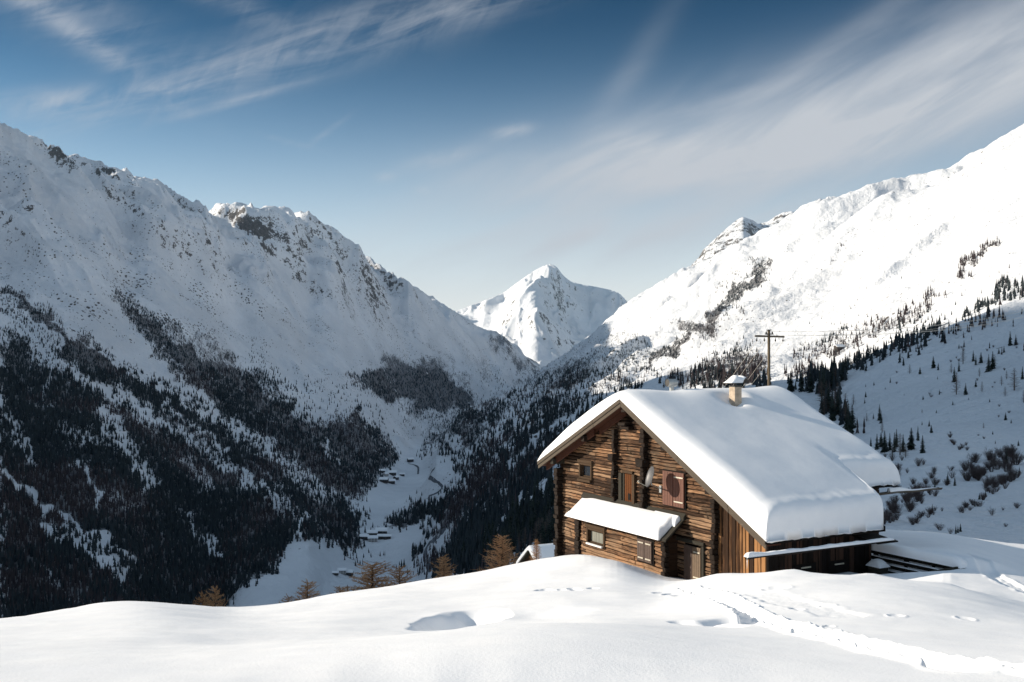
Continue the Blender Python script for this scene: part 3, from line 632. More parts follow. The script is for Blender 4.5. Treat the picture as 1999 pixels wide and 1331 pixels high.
# ---- wood
def wood_mat(name, dark, light, grey=None, vert=False, mixg=0.5):
    m, g, bs = new_mat(name); tc = g.n('ShaderNodeTexCoord'); mp = g.n('ShaderNodeMapping'); st = (1.1, 3.0, 19.0) if not vert else (16.0, 16.0, 0.9)
    mp.inputs['Scale'].default_value = st; g.l(tc.outputs['Object'], mp.inputs[0]); n1 = g.noise(mp.outputs[0], 1.2, 7, 0.66, .35)
    mp2 = g.n('ShaderNodeMapping'); mp2.inputs['Scale'].default_value = tuple(q * (3.4 if q > 8 else 2.0) for q in st); g.l(tc.outputs['Object'], mp2.inputs[0]); n2 = g.noise(mp2.outputs[0], 1.0, 4, 0.6)
    at = g.n('ShaderNodeAttribute', attribute_name='tone'); n3 = g.noise(tc.outputs['Object'], 1.1, 3, .5)
    f = g.math('ADD', g.math('MULTIPLY', n1, .9), g.math('MULTIPLY', n2, .35)); f = g.math('ADD', f, g.math('MULTIPLY', g.math('SUBTRACT', at.outputs['Fac'], .5), .62)); f = g.math('SUBTRACT', f, .16)
    dk = tuple(c * .35 for c in dark)
    col = g.ramp(f, [(0.28, dk), (0.40, dark), (0.52, tuple((a + b) / 2 for a, b in zip(dark, light))), (0.66, light)])
    if grey: col = g.mix(g.math('MULTIPLY', g.step(g.math('ADD', n3, g.math('MULTIPLY', g.math('SUBTRACT', at.outputs['Fac'], .5), .5)), .42, .66), mixg), col, g.ramp(n1, [(.35, tuple(c * .4 for c in grey)), (.65, grey)]))
    g.l(col, bs.inputs['Base Color']); bs.inputs['Roughness'].default_value = 0.85; bs.inputs['Specular IOR Level'].default_value = .2
    b = g.n('ShaderNodeBump'); b.inputs['Strength'].default_value = .9; b.inputs['Distance'].default_value = .02; g.l(g.math('ADD', n1, g.math('MULTIPLY', n2, .5)), b.inputs['Height']); g.l(b.outputs[0], bs.inputs['Normal'])
    return m
M_LOG = wood_mat('weathered_logs', (0.085, 0.044, 0.023), (0.42, 0.23, 0.12), (0.25, 0.185, 0.125), mixg=.55)
M_LOGEND = wood_mat('log_ends', (0.045, 0.028, 0.018), (0.15, 0.09, 0.05), (0.10, 0.08, 0.06))
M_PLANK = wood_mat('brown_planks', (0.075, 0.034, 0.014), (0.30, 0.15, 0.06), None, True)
M_PLANKD = wood_mat('shade_darkened_planks', (0.012, 0.007, 0.005), (0.05, 0.026, 0.017), None, True)  # planks with the side wall's shade put into a darker colour
M_BARGE = wood_mat('grey_barge_board', (0.25, 0.20, 0.15), (0.50, 0.42, 0.33), None)
M_SOFFIT = wood_mat('red_brown_soffit', (0.16, 0.055, 0.028), (0.34, 0.13, 0.065), None)
M_FRAME = wood_mat('window_frame_wood', (0.16, 0.095, 0.05), (0.48, 0.29, 0.16), None)
M_GREYW = wood_mat('grey_boards', (0.09, 0.08, 0.06), (0.24, 0.20, 0.15), None)
M_ORANGE = wood_mat('varnished_door', (0.28, 0.09, 0.02), (0.78, 0.33, 0.07), None, True)
M_DARKW = wood_mat('dark_beam', (0.02, 0.014, 0.01), (0.06, 0.04, 0.03), None)
M_SHUT_RED = plain('red_brown_shutter_paint', (0.11, 0.034, 0.015), .6, var=.12, scale=6)
M_SHUT_BRN = plain('dark_brown_shutter_paint', (0.085, 0.052, 0.038), .6, var=.12, scale=6)
M_SHUT_OLV = plain('olive_brown_shutter_paint', (0.13, 0.085, 0.05), .6, var=.12, scale=6)
M_HINGE = plain('pale_hinge_metal', (0.55, 0.50, 0.40), .5, .2)
M_GLASS = plain('dark_window_glass', (0.022, 0.026, 0.032), .08, var=.3, scale=3)
M_CURT = plain('net_curtain', (0.20, 0.20, 0.17), .9, var=.35, scale=3, stretch=(14, 1, .4))
M_WHITE = plain('white_sill_paint', (0.7, 0.7, 0.68), .5)
M_DISH = plain('grey_dish_metal', (0.085, 0.085, 0.088), .45, .2, var=.05)
M_METAL = plain('galvanised_metal', (0.42, 0.43, 0.42), .4, .6, var=.1)
M_TIN = plain('dark_tin', (0.05, 0.048, 0.045), .5, .4)
M_PLASTER = plain('chimney_plaster', (0.50, 0.40, 0.30), .9, var=.22, scale=5, bump=.01)

cabin = empty('log_cabin', world(U0, V0, Z0), -R(62.0)); tag(cabin, 'weathered log cabin under thick roof snow with a small bay on its sunlit gable', 'cabin')
PL, PR = 0.46, 0.527
def zbar(u): return -1.34 - np.where(np.asarray(u) < U0, PL * (U0 - np.asarray(u)), PR * (np.asarray(u) - U0))

def relief_wall(name, mat, a0, a1, z0, z1, place, ztop, holes, parent, kind='log', seed=1, da=.022, dz=.011, hmean=.135):
    """a wall as one relief sheet: hewn courses with gaps, butt joints and cracks, or upright boards"""
    A = np.arange(a0, a1 + da * .5, da); Zs = np.arange(z0, z1, dz); AA, ZZ = np.meshgrid(A, Zs); rg = np.random.default_rng(seed)
    if kind == 'log':
        hs = []; z = z0 - 1
        while z < z1 + 1: hs.append(z); z += hmean * rg.uniform(.72, 1.25)
        hs = np.array(hs); wob = fbm(AA * .5, ZZ * 1.5, 3, seed + 1) * .05; zz = ZZ + wob
        k = np.searchsorted(hs, zz) - 1; lo = hs[k]; hi = hs[np.minimum(k + 1, len(hs) - 1)]; e = np.minimum(zz - lo, hi - zz)
        off = rg.uniform(-.022, .022, len(hs))[k]; tone = rg.uniform(0, 1, len(hs))[k]
        seg = np.floor((AA + rg.uniform(0, 5, len(hs))[k]) / rg.uniform(2.3, 5.4, len(hs))[k]); tone = .65 * tone + .35 * (_hash(seg, k, seed) / 65535.0)
        fr = ((AA + rg.uniform(0, 5, len(hs))[k] * 0) % 1e9)
        D = off - .05 * np.exp(-(e / .013) ** 2) - .016 * np.exp(-(e / .05) ** 2) + fbm(AA * 1.3, zz * 26, 5, seed + 4, .6) * .032 + fbm(AA * .8, ZZ * 2, 3, seed + 6) * .012
        segp = (AA + _hash(k, k * 0, seed + 9) / 9000.0) / (2.2 + (_hash(k, k * 0 + 3, seed) / 65535.0) * 3); js = np.abs(segp - np.round(segp)); D -= .045 * np.exp(-(js / .006) ** 2) * (_hash(np.round(segp), k, seed + 4) > 30000)
        kn = np.clip(perlin(AA * 2.6, zz * 7, seed + 8) - .42, 0, 1) * 8; D -= .05 * np.clip(kn, 0, 1); tone -= .5 * np.clip(kn, 0, 1)
        tone = tone - .9 * np.exp(-(e / .011) ** 2)
    else:
        bs_ = []; z = a0 - 1
        while z < a1 + 1: bs_.append(z); z += rg.uniform(.13, .24)
        bs_ = np.array(bs_); aa = AA + fbm(ZZ * .4, AA * .6, 2, seed) * .012; k = np.searchsorted(bs_, aa) - 1; e = np.minimum(aa - bs_[k], bs_[np.minimum(k + 1, len(bs_) - 1)] - aa)
        tone = rg.uniform(0, 1, len(bs_))[k]; D = np.where(rg.uniform(0, 1, len(bs_))[k] > .5, .022, 0) - .035 * np.exp(-(e / .010) ** 2) + fbm(AA * 22, ZZ * .8, 3, seed) * .004; tone = tone - .9 * np.exp(-(e / .009) ** 2)
    V = place(AA, D, ZZ)
    keep = np.ones((len(Zs) - 1, len(A) - 1), bool); ac = (AA[:-1, :-1] + AA[1:, 1:]) / 2; zc = (ZZ[:-1, :-1] + ZZ[1:, 1:]) / 2
    keep &= zc < ztop(ac)
    for h in holes: keep &= ~((ac > h[0]) & (ac < h[1]) & (zc > h[2]) & (zc < h[3]))
    return mesh_np(name, np.stack(V, -1).reshape(-1, 3), grid_faces(len(Zs), len(A), keep), mat, False, {'tone': np.clip(tone, 0, 1).ravel()}, parent)

VW = 20.6; UL, UM, UR = on_v(1093, 1000, VW)[0], on_v(1400, 1000, VW)[0], on_v(1498, 1060, VW)[0]
def rect_v(x0, y0, x1, y1, v=VW):      # pixel box -> u0,u1,z0,z1 (z from the box's middle column)
    ua, ub = on_v(x0, y0, v)[0], on_v(x1, y0, v)[0]; xm = (x0 + x1) / 2; return ua, ub, on_v(xm, y1, v)[1], on_v(xm, y0, v)[1]
W1 = rect_v(1129, 904, 1156, 936); DR = rect_v(1212, 924, 1240, 1000); LD = rect_v(1336, 1063, 1372, 1135)
UBL, UBR = on_v(1137, 1040, 20.05)[0], on_v(1298, 1060, 20.05)[0]; VB = 20.05
roofz = lambda u: zbar(u) + .12
relief_wall('log_wall', M_LOG, UL, UM, Z0 - .3, -1.1, lambda a, d, z: (a - U0, VW - V0 - d, z - Z0), roofz, [W1, DR, LD], cabin, seed=5)
relief_wall('plank_wall', M_PLANK, UM, UR, Z0, -2.4, lambda a, d, z: (a - U0, VW + .04 - V0 - d, z - Z0), roofz, [], cabin, 'board', 8)
UE, VE, VR = UR, 25.1, 28.05
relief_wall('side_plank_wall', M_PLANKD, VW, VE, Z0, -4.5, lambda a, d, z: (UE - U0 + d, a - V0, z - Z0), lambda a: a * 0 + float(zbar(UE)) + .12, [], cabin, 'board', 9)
# remaining walls of the block: plain courses
def wall_box(name, u0, u1, v0, v1, zt, mat):
    m = MB(); z = Z0 - .3
    while z < zt: h = random.uniform(.16, .22); m.box(u0 - U0 - random.uniform(0, .02), u1 - U0 + random.uniform(0, .02), v0 - V0 - random.uniform(0, .02), v1 - V0 + random.uniform(0, .02), z - Z0, min(z + h - .012, zt) - Z0); z += h
    return m.build(name, mat, cabin)
wall_box('log_wall', UL - .02, UL + .18, VW + .02, VR - .4, float(zbar(UL)) + .1, M_LOG)
wall_box('log_wall', UL + .2, -24.2, VR - .6, VR - .4, -4.4, M_LOG)
wall_box('log_wall', -24.1, -23.9, VE + .02, VR - .4, float(zbar(-23.9)) + .1, M_LOG)
wall_box('plank_wall', -24.1, UE - .02, VE - .15, VE, -5.0, M_PLANK)
# rear gable triangle
m = MB(); i0 = len(m.v); m.v += [L(UL, VR - .5, -4.3), L(-24.0, VR - .5, -4.3), L(U0, VR - .5, -1.3), L(UL, VR - .42, -4.3), L(-24.0, VR - .42, -4.3), L(U0, VR - .42, -1.3)]; m.f += [(0, 1, 2), (5, 4, 3), (0, 3, 4, 1), (1, 4, 5, 2), (2, 5, 3, 0)]; m.build('plank_wall', M_PLANK, cabin)

# stacks of projecting log ends where cross walls meet the gable
def log_ends(x, ytop, ybot, w, out, seed, v=VW, big=()):
    rg = random.Random(seed); u = on_v(x, (ytop + ybot) / 2, v)[0]; zt = on_v(x, ytop, v)[1]; zb = on_v(x, ybot, v)[1]; m = MB(); z = zb
    while z < zt:
        h = rg.uniform(.13, .2); ww = w * rg.uniform(.8, 1.2); o = out * rg.uniform(.75, 1.15); du = rg.uniform(-.02, .02)
        m.box(u - ww/2 + du - U0, u + ww/2 + du - U0, v - o - V0, v + .05 - V0, z - Z0, z + h - .012 - Z0, .012); z += h
    for bx, by, s_ in big:
        uu, zz = on_v(bx, by, v); m.box(uu - s_*.5 - U0, uu + s_*.5 - U0, v - out * 1.6 - V0, v - V0, zz - s_*.32 - Z0, zz + s_*.32 - Z0, .03)
    return m.build('log_ends', M_LOGEND, cabin, bevel=.018)
log_ends(1095, 915, 1092, .27, .26, 1); log_ends(1204, 838, 884, .17, .20, 2); log_ends(1203, 898, 985, .17, .20, 3, big=((1204, 892, .34),))
log_ends(1262, 838, 897, .26, .22, 4); log_ends(1261, 912, 1008, .22, .22, 5, big=((1262, 903, .42),)); log_ends(1400, 978, 1040, .2, .2, 6); log_ends(1398, 1046, 1128, .22, .2, 7)
log_ends(1228, 826, 838, .5, .3, 8)
# ---- bay built out under its own little roof
bay = MB(); BZT = -5.25
relief_wall('bay_wall', M_LOG, UBL, UBR, Z0 - .3, -5.65, lambda a, d, z: (a - U0, VB - V0 - d, z - Z0), lambda a: a * 0 - 5.66, [rect_v(1146, 1034, 1180, 1066, VB)], cabin, seed=15)
wall_box('bay_wall', UBR - .16, UBR - .01, VB + .03, VW, -5.75, M_LOG); wall_box('bay_wall', UBL + .01, UBL + .16, VB + .03, VW, -5.75, M_LOG)
log_ends(1301, 1062, 1136, .22, .16, 10, VB); log_ends(1129, 1018, 1095, .30, .10, 11, VB + .1)  # second stack: a dark strip standing in for a shaded recess
m = MB(); e0, e1 = -32.5, -26.0; vf, vb_ = 19.74, 20.58; zf, zb_ = -5.86, -5.16
m.quadbox([L(e0, vf, zf), L(e1, vf, zf), L(e1, vb_, zb_), L(e0, vb_, zb_), L(e0, vf, zf + .07), L(e1, vf, zf + .07), L(e1, vb_, zb_ + .07), L(e0, vb_, zb_ + .07)])
bay_roof = m.build('bay_roof', M_GREYW, cabin)
m = MB()
for k in range(9):
    u = e0 + .15 + k * (e1 - e0 - .3) / 8; m.bar(L(u, vf + .06, zf - .02), L(u, vb_, zb_ - .06), .08, .1)
m.build('rafter', M_DARKW, bay_roof)
m = MB(); m.quadbox([L(e0 - .02, vb_ - .12, zb_ + .0), L(e1 + .05, vb_ - .12, zb_), L(e1 + .05, vb_ + .01, zb_ + .02), L(e0 - .02, vb_ + .01, zb_ + .02), L(e0 - .02, vb_ - .12, zb_ + .09), L(e1 + .05, vb_ - .12, zb_ + .09), L(e1 + .05, vb_ - .02, zb_ + .22), L(e0 - .02, vb_ - .02, zb_ + .22)]); m.build('flashing_board', M_GREYW, bay_roof)

def snow_slab(name, parent, us, vs, zfun, tfun, out=None, closed=True):
    """snow lying on a surface: top sheet of thickness tfun over zfun plus the underside"""
    UU, VV = np.meshgrid(us, vs); b = zfun(UU, VV); t = tfun(UU, VV); du, dv = out(UU, VV) if out else (0, 0)
    top = np.stack([UU + du - U0, VV + dv - V0, b + t - Z0], -1).reshape(-1, 3); bot = np.stack([UU - U0, VV - V0, b - Z0], -1).reshape(-1, 3); n = len(us) * len(vs)
    f = grid_faces(len(vs), len(us)); nr, nc = len(vs), len(us); idx = np.arange(n).reshape(nr, nc)
    ring = np.concatenate([idx[0, :-1], idx[:-1, -1], idx[-1, :0:-1], idx[:0:-1, 0]]); rn = np.roll(ring, -1)
    sides = np.stack([ring + n, rn + n, rn, ring], -1)
    return mesh_np(name, np.vstack([top, bot]), np.vstack([f, f[:, ::-1] + n, sides]), M_SNOW, True, None, parent)
def edge_samples(a, b, R_, n_edge=12, n_mid=60):
    ph = np.linspace(0, math.pi / 2, n_edge); e = R_ * (1 - np.cos(ph)); return np.concatenate([a + e, np.linspace(a + R_, b - R_, n_mid)[1:-1], (b - e)[::-1]])
def prof(d, R_): x = np.clip(1 - d / R_, 0, 1); return np.sqrt(np.clip(1 - x * x, 0, 1))
# bay snow
us = edge_samples(e0 + .02, e1 - .28, .22, 10, 60); vs = edge_samples(vf - .10, vb_ - .10, .2, 10, 16)
zb_fun = lambda u, v: zf + .072 + (zb_ - zf) * np.clip((v - vf) / (vb_ - vf), -.06, 1)
def bt(u, v):
    T = .30 + .05 * fbm(u * .7, v * .7, 3, 77) + .03 * smooth(-32, -27, u); T = T * (.35 + .65 * smooth(0, 1.1, u - e0)); T = T * (.55 + .45 * smooth(vb_ - .1, vb_ - .5, v))
    return T * prof(u - us[0], .7) * prof(us[-1] - u, .22) * np.maximum(prof(v - vs[0], .2), 0) * np.maximum(prof(vs[-1] - v, .12), 0)
snow_slab('roof_snow', bay_roof, us, vs, zb_fun, bt, lambda u, v: (0 * u, -.07 * np.sin(np.pi * np.clip((v - vs[0]) / .25, 0, 1))))
us2 = edge_samples(-27.6, e1 - .12, .08, 8, 20); vs2 = edge_samples(vb_ - .36, vb_ - .08, .06, 8, 8)
snow_slab('roof_snow', bay_roof, us2, vs2, zb_fun, lambda u, v: .19 * prof(u - us2[0], .1) * prof(us2[-1] - u, .1) * prof(v - vs2[0], .1) * prof(vs2[-1] - v, .1))

# ---- windows, shutters, doors
def window(px, v, head=None, pane_mat=M_GLASS, sill_white=False, fw=.09, deep=.12, reveal=.14):
    u0, u1, z0, z1 = rect_v(*px, v)
    m = MB(); y0, y1 = v - .05 - V0, v + deep - V0; X0, X1, A, B = u0 - U0, u1 - U0, z0 - Z0, z1 - Z0
    m.box(X0 - fw, X0, y0, y1, A - fw, B + fw); m.box(X1, X1 + fw, y0, y1, A - fw, B + fw)
    m.box(X0 + .002, X1 - .002, y0 + .004, y1, B, B + fw); m.box(X0 + .002, X1 - .002, y0 + .004, y1, A - fw, A)
    w = m.build('window', M_FRAME, cabin, bevel=.006)
    m = MB(); s_ = .045; ya, yb = v + deep - .05 - V0, v + deep - V0
    m.box(X0 + .003, X0 + s_, ya, yb, A, B); m.box(X1 - s_, X1 - .003, ya, yb, A, B); m.box(X0 + s_, X1 - s_, ya + .002, yb, B - s_, B - .003); m.box(X0 + s_, X1 - s_, ya + .002, yb, A + .003, A + s_); m.build('sash', M_FRAME, w)
    m = MB(); m.box(X0 + .001, X1 - .001, yb + .002, yb + .02, A + .001, B - .001); m.build('pane', pane_mat, w)
    m = MB(); m.box(X0 - .001, X1 + .001, yb + .03, yb + .06, A - .05, B + .05); m.build('dark_backing', M_DARKW, w)
    m = MB(); h = .12; m.box(X0 - fw - .06, X1 + fw + .06, y0 - .04, y0 + .05, B + fw + .002, B + fw + h); m.build('lintel', M_FRAME, w, bevel=.006)
    m = MB(); m.box(X0 - .01 if sill_white else X0 - fw, X1 + (.01 if sill_white else fw), y0 - .08, y0 - .002, A - .07 if sill_white else A - fw - .1, A + .0 if sill_white else A - fw - .002); m.build('sill', M_WHITE if sill_white else M_FRAME, w, bevel=.005)
    return w
window((1134, 908, 1154, 931), VW)
window((1149, 1037, 1179, 1062), VB, pane_mat=M_CURT, sill_white=True, fw=.10, deep=.10)
def shutter_pair(px, v, mat, hinges=True, lab=None, mats=None, split=.5, name='shutter'):
    u0, u1, z0, z1 = rect_v(*px, v); um = u0 + (u1 - u0) * split; outs = []
    for k, (a, b) in enumerate(((u0, um - .012), (um + .012, u1))):
        m = MB(); m.box(a - U0, b - U0, v - .075 - V0, v - .035 - V0, z0 - Z0, z1 - Z0)
        nb = 4
        for q in range(nb):
            x0 = a + (b - a) * q / nb + .012; m.box(x0 - U0, a + (b - a) * (q + 1) / nb - .004 - U0, v - .083 - V0, v - .076 - V0, z0 + .02 - Z0, z1 - .02 - Z0)
        o = m.build(name, (mats or (mat, mat))[k], cabin, bevel=.004); outs.append(o)
        if hinges:
            for zz in (z0 + (z1 - z0) * .15, z0 + (z1 - z0) * .86):
                if hinges == 'right' and k == 0: continue
                h = MB(); h.box(a + .07 - U0, b - .03 - U0, v - .10 - V0, v - .086 - V0, zz - .022 - Z0, zz + .022 - Z0); h.build('hinge', M_HINGE, o)
    return outs
shutter_pair((1296.5, 921, 1338, 988), VW, M_SHUT_RED, 'right')
m = MB(); u0, u1, z0, z1 = rect_v(1296.5, 921, 1338, 988); m.box(u0 - .05 - U0, u1 + .05 - U0, VW - .034 - V0, VW + .03 - V0, z0 - .04 - Z0, z1 + .05 - Z0); m.build('shutter_frame', M_DARKW, cabin)
shutter_pair((1247, 1054, 1275, 1096), VB, M_SHUT_BRN, True)
m = MB(); u0, u1, z0, z1 = rect_v(1247, 1054, 1275, 1096, VB); m.box(u0 - .06 - U0, u1 + .08 - U0, VB - .034 - V0, VB + .03 - V0, z0 - .05 - Z0, z1 + .05 - Z0); m.build('shutter_frame', M_DARKW, cabin)
# upper door: open grey leaf, varnished inner door, right post
u0, u1, z0, z1 = DR
m = MB(); m.box(u0 + .22 - U0, u1 - .12 - U0, VW + .035 - V0, VW + .07 - V0, z0 - Z0, z1 - Z0); dr = m.build('door', M_ORANGE, cabin)
m = MB()
for q in range(4): m.box(u0 + .24 + q * .13 - U0, u0 + .35 + q * .13 - U0, VW + .02 - V0, VW + .033 - V0, z0 - Z0, z1 - .04 - Z0)
m.build('door_board', M_ORANGE, dr)
m = MB(); m.box(u0 + .45 - U0, u0 + .6 - U0, VW + .008 - V0, VW + .019 - V0, z1 - 1.0 - Z0, z1 - .75 - Z0); m.build('door_panel', M_DARKW, dr)
m = MB(); m.box(u0 - .10 - U0, u0 + .10 - U0, VW - .05 - V0, VW + .05 - V0, z0 - Z0, z1 - .02 - Z0); m.box(u0 + .11 - U0, u0 + .22 - U0, VW - .0 - V0, VW + .06 - V0, z0 - Z0, z1 - .03 - Z0); m.build('door_leaf', M_GREYW, dr, bevel=.008)
m = MB(); m.box(u1 - .13 - U0, u1 + .04 - U0, VW - .08 - V0, VW + .16 - V0, z0 - Z0, z1 + .0 - Z0); m.box(u0 + .1 - U0, u1 - .13 - U0, VW - .05 - V0, VW + .16 - V0, z1 + .002 - Z0, z1 + .1 - Z0); m.build('door_frame', M_FRAME, dr, bevel=.008)
# lower double door in the bay's shadow
u0, u1, z0, z1 = LD
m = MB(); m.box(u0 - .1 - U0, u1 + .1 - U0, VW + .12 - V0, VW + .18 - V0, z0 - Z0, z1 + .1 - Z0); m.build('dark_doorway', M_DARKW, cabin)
lo = shutter_pair((1338, 1066, 1371, 1135), VW + .08, None, 'right', mats=(M_SHUT_BRN, M_SHUT_OLV), split=.5, name='lower_door')
m = MB(); m.box(u1 - U0, u1 + .12 - U0, VW - .07 - V0, VW + .1 - V0, z0 - Z0, z1 + .02 - Z0); m.box(u0 - .5 - U0, u1 + .1 - U0, VW - .06 - V0, VW + .1 - V0, z1 + .03 - Z0, z1 + .15 - Z0); m.build('door_frame', M_GREYW, cabin, bevel=.008)

# ---- satellite dish
du_, dz_ = on_v(1268, 930, VW - .72); dish = MB(); c = Vector(L(du_, VW - .72, dz_)); nrm = Vector((-.27, -.87, .28)).normalized(); ax = nrm.cross(Vector((0, 0, 1))).normalized(); ay = ax.cross(nrm)
nr_, ns = 6, 28; 
for side, off in ((0, 0), (1, -.012)):
    for k in range(nr_ + 1):
        r_ = .36 * k / nr_; dep = .075 * (1 - (k / nr_) ** 2)
        for q in range(ns): t = 2 * math.pi * q / ns; dish.v.append(tuple(c + ax * r_ * .92 * math.cos(t) + ay * r_ * 1.05 * math.sin(t) - nrm * (dep + (-off if side else 0))))
for side in (0, 1):
    o_ = side * (nr_ + 1) * ns
    for k in range(nr_):
        for q in range(ns): f = (o_ + k*ns + q, o_ + k*ns + (q+1) % ns, o_ + (k+1)*ns + (q+1) % ns, o_ + (k+1)*ns + q); dish.f.append(f if side else f[::-1])
b1, b2 = nr_ * ns, (2 * nr_ + 1) * ns
for q in range(ns): dish.f.append((b1 + q, b1 + (q+1) % ns, b2 + (q+1) % ns, b2 + q))
dsh = dish.build('satellite_dish', M_DISH, cabin, True)
m = MB(); tip = c + nrm * .36 - ay * .30; m.tube([c - ay * .36 - nrm * .02, tip], .012, 6); m.tube([tip - nrm * .05, tip + ay * .04 + nrm * .0], .035, 10); m.build('receiver_arm', M_HINGE, dsh)
m = MB(); wl = Vector(L(on_v(1290, 955, VW)[0], VW, on_v(1290, 955, VW)[1])); m.tube([c - nrm * .09 - ay * .1, c - nrm * .16 - ay * .25, wl + Vector((0, -.05, .05)), wl], .022, 8); m.box(wl.x - .06, wl.x + .06, wl.y - .03, wl.y + .01, wl.z - .12, wl.z + .14); m.build('dish_bracket', M_METAL, dsh)

# ---- roof
VF = 20.0; EL_, ER = -35.12, -21.43; ER2 = -23.45
def slab(u0, u1, v0, v1, lo_, hi_, mat, name, parent=cabin):
    m = MB(); a, b = float(zbar(u0)), float(zbar(u1)); m.quadbox([L(u0, v0, a + lo_), L(u1, v0, b + lo_), L(u1, v1, b + lo_), L(u0, v1, a + lo_), L(u0, v0, a + hi_), L(u1, v0, b + hi_), L(u1, v1, b + hi_), L(u0, v1, a + hi_)]); return m.build(name, mat, parent)
roof = slab(EL_, U0 - .0, VF, VR, .10, .26, M_DARKW, 'roof'); slab(U0 + .001, ER, VF, VE, .10, .26, M_DARKW, 'roof_slope', roof); slab(U0 + .001, ER2, VE + .001, VR, .10, .26, M_DARKW, 'roof_slope', roof)
slab(EL_, U0 - .01, VF + .02, VW - .01, .05, .095, M_SOFFIT, 'soffit_board', roof); slab(U0 + .01, ER, VF + .02, VW - .01, .05, .095, M_SOFFIT, 'soffit_board', roof)
def barge(u0, u1, side):
    m = MB(); cuts = sorted([u0 + (u1 - u0) * t for t in ((0, .36, .7, 1) if side < 0 else (0, .45, .78, 1))])
    for k, (a, b) in enumerate(zip(cuts[:-1], cuts[1:])):
        za, zb2 = float(zbar(a)), float(zbar(b)); j = (k % 2) * .004; g_ = .006
        m.quadbox([L(a + g_, VF - .045 - j, za - .02), L(b - g_, VF - .045 - j, zb2 - .02), L(b - g_, VF - .002, zb2 - .02), L(a + g_, VF - .002, za - .02), L(a + g_, VF - .045 - j, za + .14), L(b - g_, VF - .045 - j, zb2 + .14), L(b - g_, VF - .002, zb2 + .14), L(a + g_, VF - .002, za + .14)])
        m.quadbox([L(a + g_, VF - .085 - j, za + .13), L(b - g_, VF - .085 - j, zb2 + .13), L(b - g_, VF - .048, zb2 + .13), L(a + g_, VF - .048, za + .13), L(a + g_, VF - .085 - j, za + .30), L(b - g_, VF - .085 - j, zb2 + .30), L(b - g_, VF - .048, zb2 + .30), L(a + g_, VF - .048, za + .30)])
    return m.build('barge_board', M_BARGE, roof, bevel=.005)
for a_, b_, vv in ((-34.9, -31.2, .20), (-31.15, -29.35, .42)):
    m = MB(); m.quadbox([L(a_, VF + vv, float(zbar(a_)) - .20), L(b_, VF + vv, float(zbar(b_)) - .20), L(b_, VF + vv + .09, float(zbar(b_)) - .20), L(a_, VF + vv + .09, float(zbar(a_)) - .20), L(a_, VF + vv, float(zbar(a_)) + .045), L(b_, VF + vv, float(zbar(b_)) + .045), L(b_, VF + vv + .09, float(zbar(b_)) + .045), L(a_, VF + vv + .09, float(zbar(a_)) + .045)]); m.build('verge_rafter', M_SOFFIT, roof, bevel=.006)
barge(EL_ - .05, U0, -1); barge(U0, ER + .03, 1)
for uu in (-34.2, -31.8, -29.0, -26.6, -24.25):
    m = MB(); zc = float(zbar(uu)) - (.02 if uu == -29.0 else -.0); m.box(uu - .12 - U0, uu + .12 - U0, VF + .06 - V0, VW + .1 - V0, zc - .2 - Z0, zc + .04 - Z0, .01); m.build('purlin_end', M_LOGEND if uu != -34.2 else M_GREYW, cabin, bevel=.012)
# main snow cover
def ur(v): return ER + (ER2 - ER) * smooth(VE - .22, VE + .28, v)
sx = np.concatenate([(1 - np.cos(np.linspace(0, math.pi/2, 10))) * .05, np.linspace(.05, .93, 110)[1:-1], 1 - (1 - np.cos(np.linspace(math.pi/2, 0, 16))) * .07])
sv = np.unique(np.concatenate([edge_samples(VF - .10, VR + .05, .62, 16, 70), np.linspace(VE - .3, VE + .4, 16)]))
SXX, SVV = np.meshgrid(sx, sv); RU = ur(SVV) + .10; LU = EL_ - .03; UU = LU + (RU - LU) * SXX
dR = RU - UU; dL = UU - LU; dF = SVV - sv[0]; dB = sv[-1] - SVV
ab = np.sqrt((UU - U0) ** 2 + .55 ** 2) - .18; sl = np.where(UU < U0, PL, PR)
topz = -1.34 + .30 - sl * ab + .50; basez = zbar(UU) + .27
T = topz - basez + .34 * smooth(U0 + 1.2, ER, UU) - .30 * smooth(-32.4, EL_, UU)
T += .05 * fbm(UU * .35, SVV * .35, 2, 88) + .004 * fbm(UU * 1.7, SVV * 1.7, 3, 89) + .10 * smooth(U0, -31.5, UU) + .07 * np.exp(-((SVV - 27.4) / .8) ** 2 - ((UU - U0) / 1.0) ** 2) - .07 * np.exp(-((SVV - 22.3) / .8) ** 2 - ((UU - U0) / .9) ** 2) 
step_in = smooth(VE - .2, VE + .35, SVV); T += -.10 * step_in * smooth(-25, -23.3, UU)
CHU, CHV = -27.97, 24.54
T -= .34 * np.exp(-(((UU - CHU - .05) / .40) ** 2 + ((SVV - CHV + .22) / .42) ** 2)); T += .10 * np.exp(-(((UU - CHU) / .45) ** 2 + ((SVV - CHV - .75) / .35) ** 2))
T = np.maximum(T, .04)
pf = prof(dF, .62) ** .8; pb = prof(dB, .5); pr = prof(dR, .55) ** .55; pl = prof(dL, .6)
th = T * pf * pb * pr * pl
